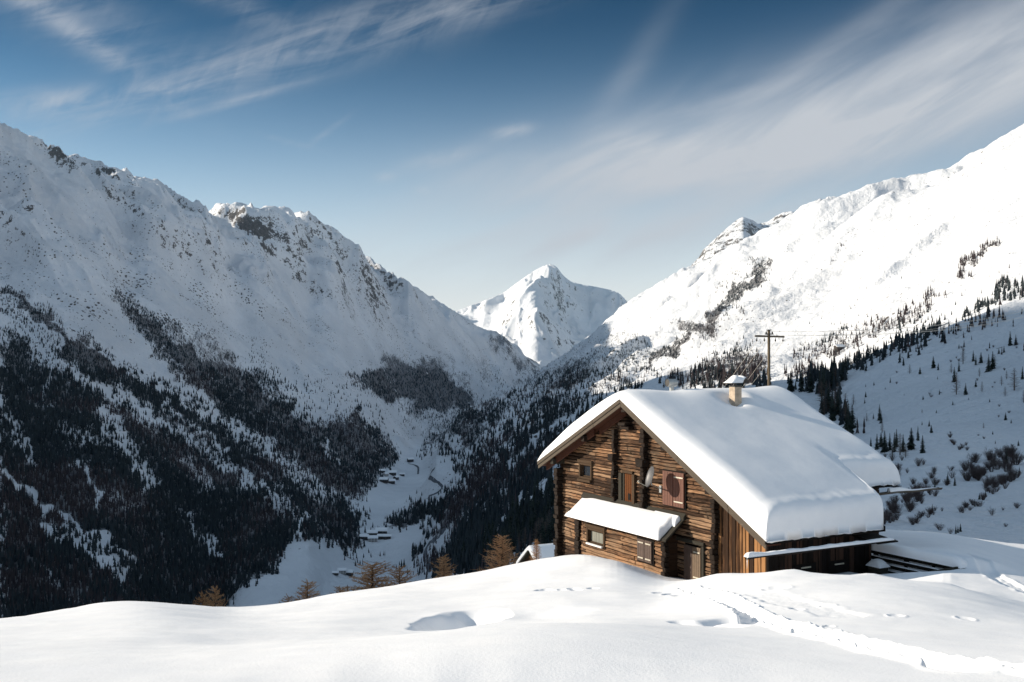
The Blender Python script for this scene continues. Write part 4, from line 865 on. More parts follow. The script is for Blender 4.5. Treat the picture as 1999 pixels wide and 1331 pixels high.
# bulging, slumped face over the right eave
fr = np.clip(1 - dR / .55, 0, 1); bul = .16 * np.sin(np.pi * np.clip(dR / .5, 0, 1)) + .05 * fbm(SVV * 1.2, dR * 3, 3, 90)
UO = UU + bul * (fr > 0) ; VO = SVV - .07 * np.sin(np.pi * np.clip(dF / .5, 0, 1)) * (dF < .5)
rough = (fbm(UU * 5, SVV * 5, 4, 91) * .03 + fbm(UU * 9, SVV * 1.5, 3, 95) * .02) * (1 - smooth(.1, .9, dR)); th = th + rough * (th > .1)
base2 = basez + (.07 * fbm(SVV * 2.5, SVV * 0, 4, 92) - .03) * (dR < .02)
nr_, nc_ = SXX.shape; n_ = nr_ * nc_; fg_ = grid_faces(nr_, nc_); idx = np.arange(n_).reshape(nr_, nc_)
ring = np.concatenate([idx[0, :-1], idx[:-1, -1], idx[-1, :0:-1], idx[:0:-1, 0]]); rn = np.roll(ring, -1)
top = np.stack([UO - U0, VO - V0, base2 + th - Z0], -1).reshape(-1, 3); bot = np.stack([UU - .0 - U0, SVV - V0, basez - Z0], -1).reshape(-1, 3)
mesh_np('roof_snow', np.vstack([top, bot]), np.vstack([fg_, fg_[:, ::-1] + n_, np.stack([ring + n_, rn + n_, rn, ring], -1)]), M_SNOW, True, None, roof)
def snow_z(u, v): i = np.argmin((UU - u) ** 2 + (SVV - v) ** 2); return float((base2 + th).ravel()[i])

# ---- gutters: a wooden trough under each right-hand eave
def gutter(u, v0, v1, z, name='gutter'):
    m = MB(); n = 9; seg = 12; i = 0
    for k in range(seg + 1):
        v = v0 + (v1 - v0) * k / seg; zz = z + .012 * math.sin(k * 1.3)
        for rr in (.085, .065):
            for q in range(n): t = math.pi + math.pi * q / (n - 1); m.v.append(L(u + rr * math.cos(t), v, zz + rr * math.sin(t)))
    w = 2 * n
    for k in range(seg):
        for q in range(n - 1):
            a = k * w + q; m.f.append((a, a + 1, a + w + 1, a + w)); a += n; m.f.append((a, a + w, a + w + 1, a + 1))
        for q, p in ((0, n), (n - 1, 2 * n - 1)): m.f.append((k*w + q, k*w + p, (k+1)*w + p, (k+1)*w + q))
    return m.build(name, M_DARKW if u > -22 else M_BARGE, roof)
g1 = gutter(-21.0, 18.84, 24.95, -5.40)
us = edge_samples(-21.10, -20.90, .04, 6, 8); vs = edge_samples(18.82, 24.9, .12, 8, 90)
snow_slab('gutter_snow', g1, us, vs, lambda u, v: -5.41 + 0 * u, lambda u, v: (.075 + .04 * fbm(v * 1.5, u, 4, 44) + .05 * smooth(19.6, 18.9, v)) * prof(u - us[0], .06) * prof(us[-1] - u, .06) * prof(v - vs[0], .1) * prof(vs[-1] - v, .1))
m = MB(); m.tube([L(-21.0, 18.87, -5.44), L(-21.0, 18.86, -5.75)], [.014, .002], 6); m.build('icicle', plain('ice', (.75, .8, .85), .1), g1, True)
g2 = gutter(-23.42, 25.6, 30.35, -4.33)
us3 = edge_samples(-23.50, -23.34, .04, 6, 8); vs3 = edge_samples(27.6, 30.2, .2, 8, 20)
snow_slab('gutter_snow', g2, us3, vs3, lambda u, v: -4.35 + 0 * u, lambda u, v: (.16 - .12 * smooth(28.1, 28.9, v)) * prof(u - us3[0], .06) * prof(us3[-1] - u, .06) * prof(vs3[-1] - v, .3))
m = MB(); m.quadbox([L(-22.3, VE - .9, -5.35), L(-20.95, VE - .9, -5.5), L(-20.95, VE + .02, -5.5), L(-22.3, VE + .02, -5.35), L(-22.3, VE - .9, -5.31), L(-20.95, VE - .9, -5.46), L(-20.95, VE + .02, -5.46), L(-22.3, VE + .02, -5.31)]); m.build('eave_board', M_DARKW, roof)
# low hatches on the dark side wall
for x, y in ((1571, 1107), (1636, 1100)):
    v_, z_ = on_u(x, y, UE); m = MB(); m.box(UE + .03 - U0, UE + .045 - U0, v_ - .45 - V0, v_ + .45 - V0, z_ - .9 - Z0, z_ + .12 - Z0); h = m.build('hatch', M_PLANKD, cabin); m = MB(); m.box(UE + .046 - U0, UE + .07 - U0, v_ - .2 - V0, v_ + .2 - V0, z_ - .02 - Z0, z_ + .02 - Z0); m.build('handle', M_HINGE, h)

# ---- chimney and flue
cz = snow_z(CHU, CHV) - .5; zt_ = -.60; m = MB(); m.box(CHU - .17 - U0, CHU + .17 - U0, CHV - .17 - V0, CHV + .17 - V0, cz - Z0, zt_ - Z0); chim = m.build('chimney', M_PLASTER, cabin, bevel=.012)
m = MB()
for a in (-.14, .14):
    for b in (-.14, .14): m.box(CHU + a - .015 - U0, CHU + a + .015 - U0, CHV + b - .015 - V0, CHV + b + .015 - V0, zt_ - Z0 - .001, zt_ + .08 - Z0)
m.box(CHU - .175 - U0, CHU + .175 - U0, CHV - .175 - V0, CHV + .175 - V0, zt_ - .05 - Z0, zt_ - .004 - Z0)
m.build('cap_stay', M_TIN, chim)
m = MB(); n = 14
for k in range(n + 1):
    s_ = -.42 + .84 * k / n; hgt = .0 if s_ < .12 else .19 * math.sin(min(math.pi, (s_ - .12) / .30 * math.pi))
    for b in (-.27, .27):
        for dz2 in (0, .015): m.v.append(L(CHU + b, CHV + s_ + .02, zt_ + .09 + hgt + dz2))
for k in range(n):
    a = k * 4; b = a + 4; m.f += [(a, b, b + 2, a + 2), (a + 1, a + 3, b + 3, b + 1), (a, a + 1, b + 1, b), (a + 2, b + 2, b + 3, a + 3)]
m.f += [(0, 2, 3, 1), (n*4, n*4 + 1, n*4 + 3, n*4 + 2)]
cap = m.build('chimney_cap', M_TIN, chim)
us = edge_samples(CHU - .26, CHU + .26, .1, 8, 10); vs = edge_samples(CHV - .40, CHV + .36, .1, 8, 22)
def cbase(u, v): s_ = v - CHV - .02; return zt_ + .107 + np.where(s_ < .12, 0, .19 * np.sin(np.clip((s_ - .12) / .30, 0, 1) * np.pi))
snow_slab('cap_snow', cap, us, vs, cbase, lambda u, v: (.30 * np.exp(-((v - CHV + .02) / .26) ** 2) * .9 + .03) * prof(u - us[0], .26) * prof(us[-1] - u, .26) * prof(v - vs[0], .2) * prof(vs[-1] - v, .2))
fu, fv = -29.55, None
a_ = (1311 - CX) / F; Yf = fu / (a_ * SN - CS); fv = Yf * (CS * a_ + SN); fz = -(746 - HY) / F * Yf
m = MB(); m.tube([L(fu, fv - .22, fz - .02), L(fu, fv + .2, fz - .02)], .15, 18, False); fl_ = m.build('flue', M_METAL, cabin, True); m = MB(); m.tube([L(fu, fv - .2, fz - .02), L(fu, fv + .18, fz - .02)], .143, 18, True); m.build('flue_lining', M_TIN, fl_)
m = MB(); m.tube([L(fu, fv, fz - .1), L(fu, fv, fz - .9)], .09, 12); m.build('flue_stem', M_METAL, fl_)

# ------------------------------------------------------------------ the near snow itself
snow_ground = mesh_np('snow_field', np.stack([gX, gY, gZ], -1).reshape(-1, 3), grid_faces(*gX.shape)[:, ::-1], M_SNOW, True)
tag(snow_ground, 'deep smooth snow in front of and around the log cabin', kind='structure')
def ground_z(X, Y):
    r = math.hypot(X, Y); az = math.atan2(X, Y); c = []
    if r < 108: i = int(np.argmin(np.abs(ga - az))); c.append(float(np.interp(math.log(r), gl_, gZ[:, i])))
    if r > 62: c.append(terr_z(X, Y))
    return max(c)

# ------------------------------------------------------------------ snow covered fence behind the cabin
VFN = 25.35; fa, fza = on_v(1704, 1074, VFN); fb, fzb = on_v(1879, 1103, VFN)
ft = (fza + fzb) / 2
fence = empty('fence', world(fa, VFN, ft - 1.3), -R(62.0)); tag(fence, 'dark slatted wooden fence running from the back corner of the log cabin, capped with snow', 'fence')
FL = fb - fa
for k, dz in enumerate((-.10, -.29, -.48, -.67)):
    m = MB(); m.box(-.1, FL, -.03, .03, 1.3 + dz - .055, 1.3 + dz + .055, .008); r_ = m.build('rail', M_DARKW, fence, bevel=.006)
    if k:
        us = edge_samples(-.08, FL - .05, .1, 6, 50); vs = edge_samples(-.035, .035, .02, 5, 5); UUf, VVf = np.meshgrid(us, vs)
        t = (.035 + .012 * fbm(UUf * 2, VVf + k, 3, 120 + k)) * prof(UUf - us[0], .1) * prof(us[-1] - UUf, .1) * prof(VVf - vs[0], .04) * prof(vs[-1] - VVf, .04)
        nn = UUf.size; tp = np.stack([UUf, VVf, 1.3 + dz + .056 + t], -1).reshape(-1, 3); mesh_np('rail_snow', tp, grid_faces(*UUf.shape), M_SNOW, True, None, r_)
for x in (.05, 1.25, 2.3, FL - .05):
    m = MB(); m.box(x - .06, x + .06, .035, .15, -.2, 1.3 - .0, .008); m.build('post', M_DARKW, fence, bevel=.008)
m = MB(); m.bar((FL - .02, .0, 1.28), (FL - .45, -1.2, 1.12), .05, .10); m.bar((FL - .02, .0, 1.12), (FL - .40, -.9, .98), .04, .3); m.build('end_board', M_GREYW, fence)
us = edge_samples(-.15, FL + .04, .35, 12, 70); vs = edge_samples(-.10, 1.0, .25, 12, 20); UUf, VVf = np.meshgrid(us, vs)
t = (.30 + .05 * fbm(UUf * .9, VVf, 3, 131) - .18 * np.clip(VVf, 0, 1)) * prof(UUf - us[0], .05) * prof(us[-1] - UUf, .38) * prof(VVf - vs[0], .2) ** .8 * prof(vs[-1] - VVf, .8)
mesh_np('snow_cap', np.stack([UUf, VVf - .04 * (VVf < .05), 1.27 + t], -1).reshape(-1, 3), grid_faces(*UUf.shape), M_SNOW, True, None, fence)
# snow topped crate tucked between wall and fence
cu, cz_ = on_v(1707, 1104, 24.9)
crate = empty('crate', world(cu + .05, 24.9, cz_ - .6), -R(62.0)); tag(crate, 'small grey crate with round snow cap beside the end of the dark plank wall', 'crate')
m = MB(); m.box(-.15, .33, -.2, .2, 0, .62); 
m.build('crate_body', M_GREYW, crate, bevel=.01)
ua = edge_samples(-.2, .38, .15, 10, 14); va = edge_samples(-.25, .25, .15, 10, 14); A_, B_ = np.meshgrid(ua, va)
mesh_np('snow_cap', np.stack([A_, B_, .61 + .24 * prof(A_ + .2, .3) * prof(.38 - A_, .3) * prof(B_ + .25, .25) * prof(.25 - B_, .25)], -1).reshape(-1, 3), grid_faces(*A_.shape), M_SNOW, True, None, crate)

# ------------------------------------------------------------------ power line
M_POLE = wood_mat('pole_wood', (0.34, 0.26, 0.17), (0.55, 0.45, 0.32), None, True)
M_WIRE = plain('pale_wire', (0.8, 0.72, 0.6), .4, .3)
def pole(px, py_top, Y, rot, label, grp='poles of the power line'):
    X = (px - CX) / F * Y; zt = (HY - py_top) / F * Y; zb = ground_z(X, Y) - .5
    p = empty('utility_pole', (X, Y, zb), rot); tag(p, label, 'utility pole', grp); H = zt - zb
    m = MB(); m.tube([(0, 0, 0), (0, 0, H * .5), (0, 0, H)], [.11, .10, .085], 12); m.build('pole_shaft', M_POLE, p, True)
    m = MB(); m.bar((-.98, -.12, H - .36), (.98, -.12, H - .40), .10, .11); arm = m.build('cross_arm', M_BARGE, p, bevel=.01)
    for x in (-.86, -.35, .38, .88):
        m = MB(); m.tube([(x, -.12, H - .46), (x, -.12, H - .58)], [.02, .02], 6); m.tube([(x, -.12, H - .56), (x, -.12, H - .60), (x, -.12, H - .68), (x, -.12, H - .70)], [.03, .055, .045, .02], 8); m.build('insulator', M_TIN, arm, True)
    m = MB(); m.box(-.3, .22, -.22, -.08, H - .26, H - .20); m.box(-.12, .12, -.13, .13, H + .0, H + .05); m.tube([(-.24, -.15, H - .2), (-.24, -.15, H - .08)], .05, 8); m.tube([(.16, -.15, H - .2), (.16, -.15, H - .08)], .05, 8); m.build('top_fitting', M_TIN, p)
    return p, H
p1, H1 = pole(1501, 645, 60, R(8), 'tall wooden pole with one cross arm standing just behind the cabin roof')
p2, H2 = pole(1290, 905, 100, R(-10), 'lower wooden pole of the power line, mostly hidden behind the cabin')
p3, H3 = pole(2150, 548, 140, R(40), 'wooden pole of the power line uphill, beyond the right edge of the view')
def wire(a, b, sag, label):
    a, b = Vector(a), Vector(b); m = MB(); n = 14; m.tube([a.lerp(b, k / n) - Vector((0, 0, sag * 4 * (k / n) * (1 - k / n))) for k in range(n + 1)], .010, 5)
    o = m.build('power_line', M_WIRE); tag(o, label, 'wire', 'wires of the power line'); return o
def armpt(p, H, x, dz=-.36): return p.matrix_basis @ Vector((x, -.12, H + dz))
bpy.context.view_layer.update()
from mathutils import Matrix
def mb(o): return Matrix.LocRotScale(o.location, o.rotation_euler, o.scale)
for x, l_ in ((-.86, 'outer'), (-.35, 'inner'), (.38, 'inner'), (.88, 'outer')):
    wire(mb(p1) @ Vector((x, -.12, H1 - .70)), mb(p2) @ Vector((x * 1.4, -.12, H2 - .5)), .8, '%s wire dropping behind the roof from the %s half of the cross arm' % (l_, 'left' if x < 0 else 'right'))
for k, (x, dz) in enumerate(((-.86, -.3), (-.24, -.05), (.16, -.05), (.38, -.3), (.88, -.3))):
    wire(mb(p1) @ Vector((x, -.12, H1 + dz)), mb(p3) @ Vector((x * 1.6, -.12, H3 + dz * 3)), 2.0, ('wire climbing right from the %s' % ('left tip of the cross arm', 'left insulator on the pole top', 'right insulator on the pole top', 'middle of the right half of the cross arm', 'right tip of the cross arm')[k]))

# ------------------------------------------------------------------ far off hut below the crest
M_HUTW = wood_mat('hut_planks', (0.14, 0.06, 0.03), (0.42, 0.2, 0.10), None, True)
Yh = 58.0; Xh = (1031 - CX) / F * Yh; zh = -(1066 - HY) / F * Yh
hut = empty('hut', (Xh, Yh, zh - 4.2), -R(64)); tag(hut, 'small hut with a white snowy roof just below the snow crest beside the cabin', 'hut')
m = MB(); hw, hl = 1.45, 3.6
for s_ in (-1, 1): m.quadbox([(s_*hw - .06, .3, 0), (s_*hw + .06, .3, 0), (s_*hw + .06, hl, 0), (s_*hw - .06, hl, 0), (s_*hw - .06, .3, 2.9), (s_*hw + .06, .3, 2.9), (s_*hw + .06, hl, 2.9), (s_*hw - .06, hl, 2.9)])
for y in (.3, hl - .1):
    i = len(m.v); m.v += [(-hw - .05, y, 0), (hw + .05, y, 0), (hw + .05, y, 2.9), (0, y, 4.0), (-hw - .05, y, 2.9), (-hw - .05, y + .1, 0), (hw + .05, y + .1, 0), (hw + .05, y + .1, 2.9), (0, y + .1, 4.0), (-hw - .05, y + .1, 2.9)]
    m.f += [(i, i+1, i+2, i+3, i+4), (i+9, i+8, i+7, i+6, i+5)] + [(i+k, i+5+k, i+5+(k+1) % 5, i+(k+1) % 5) for k in range(5)]
m.build('hut_wall', M_HUTW, hut)
m = MB(); n = 14; hp = []
for k in range(n + 1):
    x = -hw - .35 + (2 * hw + .7) * k / n; zz = 4.05 - abs(x) * .78; hp.append((x, zz))
for (x, z), (x2, z2) in zip(hp[:-1], hp[1:]): pass
ua = edge_samples(-hw - .35, hw + .35, .12, 6, 22); va = edge_samples(0, hl + .2, .12, 8, 16); A_, B_ = np.meshgrid(ua, va)
bz = 4.02 - .78 * np.abs(A_); th2 = .30 * prof(A_ - ua[0], .2) * prof(ua[-1] - A_, .2) * prof(B_ - va[0], .15) * prof(va[-1] - B_, .2)
tzz = 4.02 - .78 * (np.sqrt(A_ ** 2 + .04) - .1)
nA = A_.size; tp = np.stack([A_, B_, tzz + th2], -1).reshape(-1, 3); bt_ = np.stack([A_, B_, bz], -1).reshape(-1, 3); fgh = grid_faces(*A_.shape); idx = np.arange(nA).reshape(A_.shape)
ring = np.concatenate([idx[0, :-1], idx[:-1, -1], idx[-1, :0:-1], idx[:0:-1, 0]]); rn = np.roll(ring, -1)
roofh = MB(); roofh.quadbox([(-hw - .4, .02, 4.0 - .78 * (hw + .4) - .12), (0, .02, 3.9), (0, hl + .15, 3.9), (-hw - .4, hl + .15, 4.0 - .78 * (hw + .4) - .12), (-hw - .4, .02, 4.0 - .78 * (hw + .4)), (0, .02, 4.015), (0, hl + .15, 4.015), (-hw - .4, hl + .15, 4.0 - .78 * (hw + .4))])
roofh.quadbox([(0.001, .02, 3.9), (hw + .4, .02, 4.0 - .78 * (hw + .4) - .12), (hw + .4, hl + .15, 4.0 - .78 * (hw + .4) - .12), (0.001, hl + .15, 3.9), (0.001, .02, 4.015), (hw + .4, .02, 4.0 - .78 * (hw + .4)), (hw + .4, hl + .15, 4.0 - .78 * (hw + .4)), (0.001, hl + .15, 4.015)])
rh = roofh.build('hut_roof', M_GREYW, hut); mesh_np('roof_snow', np.vstack([tp, bt_]), np.vstack([fgh, fgh[:, ::-1] + nA, np.stack([ring + nA, rn + nA, rn, ring], -1)]), M_SNOW, True, None, rh)

# ------------------------------------------------------------------ trees
def tone_mat(name, c0, c1, rough=.9, transl=0.0):
    m, g, bs = new_mat(name); at = g.n('ShaderNodeAttribute', attribute_name='tone'); tc = g.n('ShaderNodeTexCoord'); oi = g.n('ShaderNodeObjectInfo')
    f = g.math('ADD', at.outputs['Fac'], g.math('MULTIPLY', g.math('SUBTRACT', oi.outputs['Random'], .5), .4))
    g.l(g.ramp(f, [(0.1, c0), (0.8, c1)]), bs.inputs['Base Color']); bs.inputs['Roughness'].default_value = rough; bs.inputs['Specular IOR Level'].default_value = .1; return m
M_SPRUCE = tone_mat('spruce_needles', (0.010, 0.016, 0.014), (0.045, 0.058, 0.046))
M_BARK = tone_mat('bark', (0.05, 0.036, 0.028), (0.12, 0.09, 0.07))
M_LARCH = tone_mat('larch_twigs', (0.22, 0.11, 0.05), (0.54, 0.31, 0.16))
M_LARCHG = tone_mat('bare_larch_twigs', (0.055, 0.042, 0.038), (0.13, 0.10, 0.085))
M_BUSH = tone_mat('bare_bush_twigs', (0.035, 0.028, 0.028), (0.10, 0.075, 0.07))
def rot_off(d, w):
    return np.array([-d[1], d[0], 0.0]) * w
def spruce_mesh(seed, tiers=15, wide=.19, bushy=1.0):
    rg = np.random.default_rng(seed); V, Fc, T = [], [], []
    for t in range(tiers):
        z = .06 + .92 * (t / tiers) ** .95; r = wide * (1 - z) ** .8 * rg.uniform(.8, 1.15) + .008; nb = int(rg.integers(7, 11)) if t < tiers - 3 else 5
        for b in range(nb):
            a = 2 * math.pi * (b + rg.uniform(-.35, .35)) / nb; rr = r * rg.uniform(.65, 1.18); d = np.array([math.cos(a), math.sin(a), 0]); dr = rg.uniform(.30, .6) * rr; w = rr * rg.uniform(.28, .42) * bushy; i = len(V)
            tip = d * rr + [0, 0, z - dr]; mid = d * rr * .55 + [0, 0, z - dr * .25]; s_ = rot_off(d, w)
            V += [np.array([0, 0, z + .035]), mid + s_, tip, mid - s_, mid + [0, 0, -.05 * (1.1 - z)]]; Fc += [(i, i+1, i+2), (i, i+2, i+3), (i+1, i+4, i+2), (i+3, i+2, i+4)]; q = rg.uniform(.0, 1); T += [q * .5, q, q, q, q * .3]
    i = len(V); V += [np.array([.02, 0, .9]), np.array([-.012, .018, .9]), np.array([-.012, -.018, .9]), np.array([0, 0, 1.0])]; Fc += [(i, i+1, i+3), (i+1, i+2, i+3), (i+2, i, i+3)]; T += [.5] * 4
    return np.array(V), np.array(Fc), np.array(T)
def trunk_mesh(h=.95, r=.018, n=6, lean=0.0):
    V, Fc = [], []
    for k, (z, q) in enumerate(((-.06, 1.25), (.25, 1), (.6, .6), (h, .12))):
        for m_ in range(n): a = 2*math.pi*m_/n; V.append((lean * z + r*q*math.cos(a), r*q*math.sin(a), z))
    for k in range(3):
        for m_ in range(n): a, b = k*n + m_, k*n + (m_+1) % n; Fc += [(a, b, b + n), (a, b + n, a + n)]
    return np.array(V), np.array(Fc), np.full(len(V), .5)
def larch_mesh(seed, nb=70, twigs=6, spread=.20, tw=.0035, up=.15, conic=True, z0=.12):
    rg = np.random.default_rng(seed); V, Fc, T = [], [], []
    def stick(p, q, w0, w1, tone):
        i = len(V); d = q - p; n_ = np.linalg.norm(d) + 1e-9; x = np.cross(d / n_, [0.3, .2, 1.0]); x /= np.linalg.norm(x) + 1e-9; y = np.cross(d / n_, x)
        for c, w in ((p, w0), (q, w1)):
            for a in (0, 2.094, 4.189): V.append(c + (x * math.cos(a) + y * math.sin(a)) * w); T.append(tone)
        for k in range(3): a, b = i + k, i + (k+1) % 3; Fc.append((a, b, b + 3)); Fc.append((a, b + 3, a + 3))
    for b in range(nb):
        z = z0 + (.97 - z0) * ((b + rg.uniform(0, 1)) / nb); a = b * 2.4 + rg.uniform(-.4, .4); L_ = (spread * (1 - z) ** .68 * rg.uniform(.6, 1.2) + .015) if conic else spread * rg.uniform(.5, 1.1) * math.sin(math.pi * min(max(z, .05), .98)) ** .6
        d = np.array([math.cos(a), math.sin(a), rg.uniform(-.1, up * 2)]); p = np.array([0, 0, z]); pts = [p]
        for s_ in range(3): p = p + d * L_ / 3; d = d + np.array([rg.uniform(-.15, .15), rg.uniform(-.15, .15), rg.uniform(-.02, .18)]); pts.append(p)
        tn = rg.uniform(.2, .9)
        for s_ in range(3): stick(pts[s_], pts[s_+1], tw * (1.5 - s_ * .35), tw * (1.15 - s_ * .35), tn)
        for k in range(twigs):
            u = rg.uniform(.15, 1) * 2.99; s_ = int(u); c = pts[s_] + (pts[s_+1] - pts[s_]) * (u - s_); e = rg.normal(0, 1, 3); e /= np.linalg.norm(e); e = e * .75 + d / np.linalg.norm(d) * .4
            stick(c, c + e * L_ * rg.uniform(.12, .34), tw * .6, tw * .2, rg.uniform(.3, 1))
    return np.array(V), np.array(Fc), np.array(T)
def bush_mesh(seed, nb=26, twigs=7, w=.5):
    rg = np.random.default_rng(seed); V, Fc, T = [], [], []
    def stick(p, q, w0, w1, tone):
        i = len(V); d = q - p; n_ = np.linalg.norm(d) + 1e-9; x = np.cross(d / n_, [0.3, .9, .2]); x /= np.linalg.norm(x) + 1e-9; y = np.cross(d / n_, x)
        for c, ww in ((p, w0), (q, w1)):
            for a in (0, 2.094, 4.189): V.append(c + (x * math.cos(a) + y * math.sin(a)) * ww); T.append(tone)
        for k in range(3): a, b = i + k, i + (k+1) % 3; Fc.append((a, b, b + 3)); Fc.append((a, b + 3, a + 3))
    for b in range(nb):
        a = rg.uniform(0, 6.283); sp = rg.uniform(.05, 1) ** .6 * w; L_ = rg.uniform(.65, 1.0) * (1 - .35 * sp); p = np.array([math.cos(a) * .1 * w, math.sin(a) * .1 * w, -.05]); q = np.array([math.cos(a) * sp, math.sin(a) * sp, L_]); mid = (p + q) / 2 + [rg.uniform(-.06, .06), rg.uniform(-.06, .06), .05]
        tn = rg.uniform(.1, .8); stick(p, mid, .011, .008, tn); stick(mid, q, .008, .003, tn)
        for k in range(twigs): c = mid + (q - mid) * rg.uniform(-.6, 1); e = rg.normal(0, 1, 3); e[2] = abs(e[2]) * .8; e /= np.linalg.norm(e); stick(c, c + e * rg.uniform(.1, .28), .005, .002, rg.uniform(.2, 1))
    return np.array(V), np.array(Fc), np.array(T)
def mesh_data(name, data, mat):
    V, Fc, T = data; o = mesh_np(name, V, Fc, mat, False, {'tone': T}); me = o.data; bpy.data.objects.remove(o); return me
SPR = [mesh_data('crown', spruce_mesh(s, 14 + s % 4, .15 + .02 * (s % 3)), M_SPRUCE) for s in range(6)]
TRK = mesh_data('trunk', trunk_mesh(), M_BARK)
LAR = [mesh_data('crown', larch_mesh(20 + s, 280, 24, .235, .0022, .32), M_LARCH) for s in range(4)]
LAG = [mesh_data('crown', larch_mesh(40 + s, 60, 6, .22, .006), M_LARCHG) for s in range(4)]
BSH = [mesh_data('branches', bush_mesh(60 + s, 24 + 4 * s, 8, .5 + .1 * (s % 2)), M_BUSH) for s in range(5)]
def plant(kind, pos, h, label, cat, grp, crown, trunk=True, width=1.0):
    r = empty(kind, pos, random.uniform(0, 6.28)); r.scale = (h * width, h * width, h); tag(r, label, cat, grp)
    c = bpy.data.objects.new('crown' if trunk else 'branches', crown); COL.objects.link(c); c.parent = r
    if trunk: t = bpy.data.objects.new('trunk', TRK); COL.objects.link(t); t.parent = r
    return r
# golden larches just over the crest: (x, y of top, Y, width factor, label)
for i, (x, yt, Y, wf, lab) in enumerate((
 (980, 1042, 66, 1.55, 'bare larch with wide open branches, left of the little hut'), (1047, 1050, 52, .8, 'slim golden larch standing in front of the little hut'), (866, 1079, 74, 1.1, 'pale brown larch alone on the crest between the open larch and the orange ones'),
 (780, 1100, 92, 1.35, 'orange brown larch right beside the big bushy one'), (727, 1093, 96, 1.9, 'big bushy orange larch, widest of those along the crest'), (665, 1139, 100, .9, 'small reddish larch next to the two little dark spruces'),
 (600, 1127, 105, 1.0, 'faint thin larch rising over the crest before the snowy meadow'), (563, 1156, 104, .8, 'tiny larch top barely showing over the snow crest'), (420, 1140, 95, .8, 'orange larch by the dark woods at the lower left'), (396, 1150, 99, .8, 'dull brown larch half merged with the dark woods at the lower left'))):
    X = (x - CX) / F * Y; zt = (HY - yt) / F * Y; zb = ground_z(X, Y); plant('larch_tree', (X, Y, zb), zt - zb, lab, 'larch', 'larches along the snow crest', LAR[i % 4], True, wf)
for x, yt, Y in ((678, 1140, 106), (690, 1146, 104)):
    X = (x - CX) / F * Y; zt = (HY - yt) / F * Y; zb = ground_z(X, Y); plant('spruce_tree', (X, Y, zb), zt - zb, 'small dark spruce top showing over the crest beside the reddish larch, %s' % ('the taller of two' if x == 678 else 'the shorter of two'), 'spruce', 'spruce pair at the crest', SPR[1], True, .8)

# individual trees of the shaded hollow on the right:  x, y of foot, height (photo pixels), kind
T_ = """1822 718 24 s|1776 730 20 l|1796 730 15 s|1738 747 12 s|1857 728 20 l|1872 725 22 s|1880 710 36 l|1900 705 22 s|1905 712 20 s|1915 708 22 s|1930 725 35 s|1938 720 36 s|1942 718 28 l|1912 735 18 l|1867 770 45 l|1863 745 30 s|1885 770 24 s|1905 755 15 s|1917 765 22 l|1955 752 20 l|1965 740 18 l|1980 762 45 l|1996 740 26 s|1962 773 20 l|1998 786 26 l|1972 675 30 s|1983 674 22 s|1950 690 12 s|1960 688 14 s|1872 680 10 s|1882 677 14 s|1666 790 22 l|1655 785 9 s|1690 775 12 s|1688 787 11 s|1630 812 20 s|1655 833 18 s|1662 840 12 s|1673 828 15 s|1692 823 18 l|1717 820 32 s|1720 826 26 s|1722 845 25 l|1705 818 12 s|1712 877 32 s|1727 882 42 s|1737 878 34 s|1746 882 40 s|1757 888 44 l|1763 882 36 s|1779 877 44 s|1792 860 30 s|1801 884 36 s|1768 893 28 l|1700 872 20 s|1720 872 30 s|1750 872 36 s|1742 892 26 l|1800 830 9 s|1814 832 13 s|1818 845 17 s|1802 780 9 s|1834 770 11 s|1830 740 7 s|1963 820 16 s|1974 826 9 s|1920 836 12 l|1938 848 8 s|1988 870 12 s|1943 866 8 s|1860 790 9 s|1932 785 8 s|1800 806 9 l|1828 806 7 s|1690 755 7 s|1706 752 8 s|1640 800 10 s|1648 806 8 s|1965 905 28 s|1985 903 18 s|1765 772 5 s|1891 780 6 s|1728 760 6 s|1820 1000 18 s|1866 1042 20 s|1870 1040 16 s|1875 1038 18 s|1825 955 18 s|1912 975 14 s|1924 970 14 s|1850 945 24 s|1864 948 20 s|1990 925 16 s"""
LB = {'s': 'spruce_tree', 'l': 'larch_tree'}
def where(x, y):
    if 1695 < x < 1810 and y > 855: return 'in the dense grove close beside the snowy roof'
    if x > 1950 and y > 700 and y < 800: return 'in the loose group at the right edge of the shaded slope'
    if x > 1840 and y < 700: return 'on the bright upper rim of the shaded slope'
    if x > 1840 and y < 800: return 'on the open upper part of the shaded slope'
    if x < 1730 and y < 860: return 'just right of the cabin roof line on the shaded slope'
    if y > 880: return 'among the bare bushes low on the shaded slope'
    return 'alone on the open shaded snow'
items = [t.split() for t in T_.split('|')]; pos = drape([float(t[0]) for t in items], [float(t[1]) for t in items])
hmin = 9
for (x, y, h, k), p in zip(items, pos):
    x, y, h = float(x), float(y), float(h)
    if np.isnan(p[0]): continue
    H = h * p[1] / F; size = 'tall' if h > 28 else ('small' if h < 14 else 'medium')
    plant(LB[k], tuple(p - [0, 0, .1]), H, ('%s dark spruce %s' if k == 's' else '%s bare brown larch %s') % (size, where(x, y)), 'spruce' if k == 's' else 'larch', 'trees of the shaded slope', SPR[random.randrange(6)] if k == 's' else LAG[random.randrange(4)], True, random.uniform(.95, 1.35))
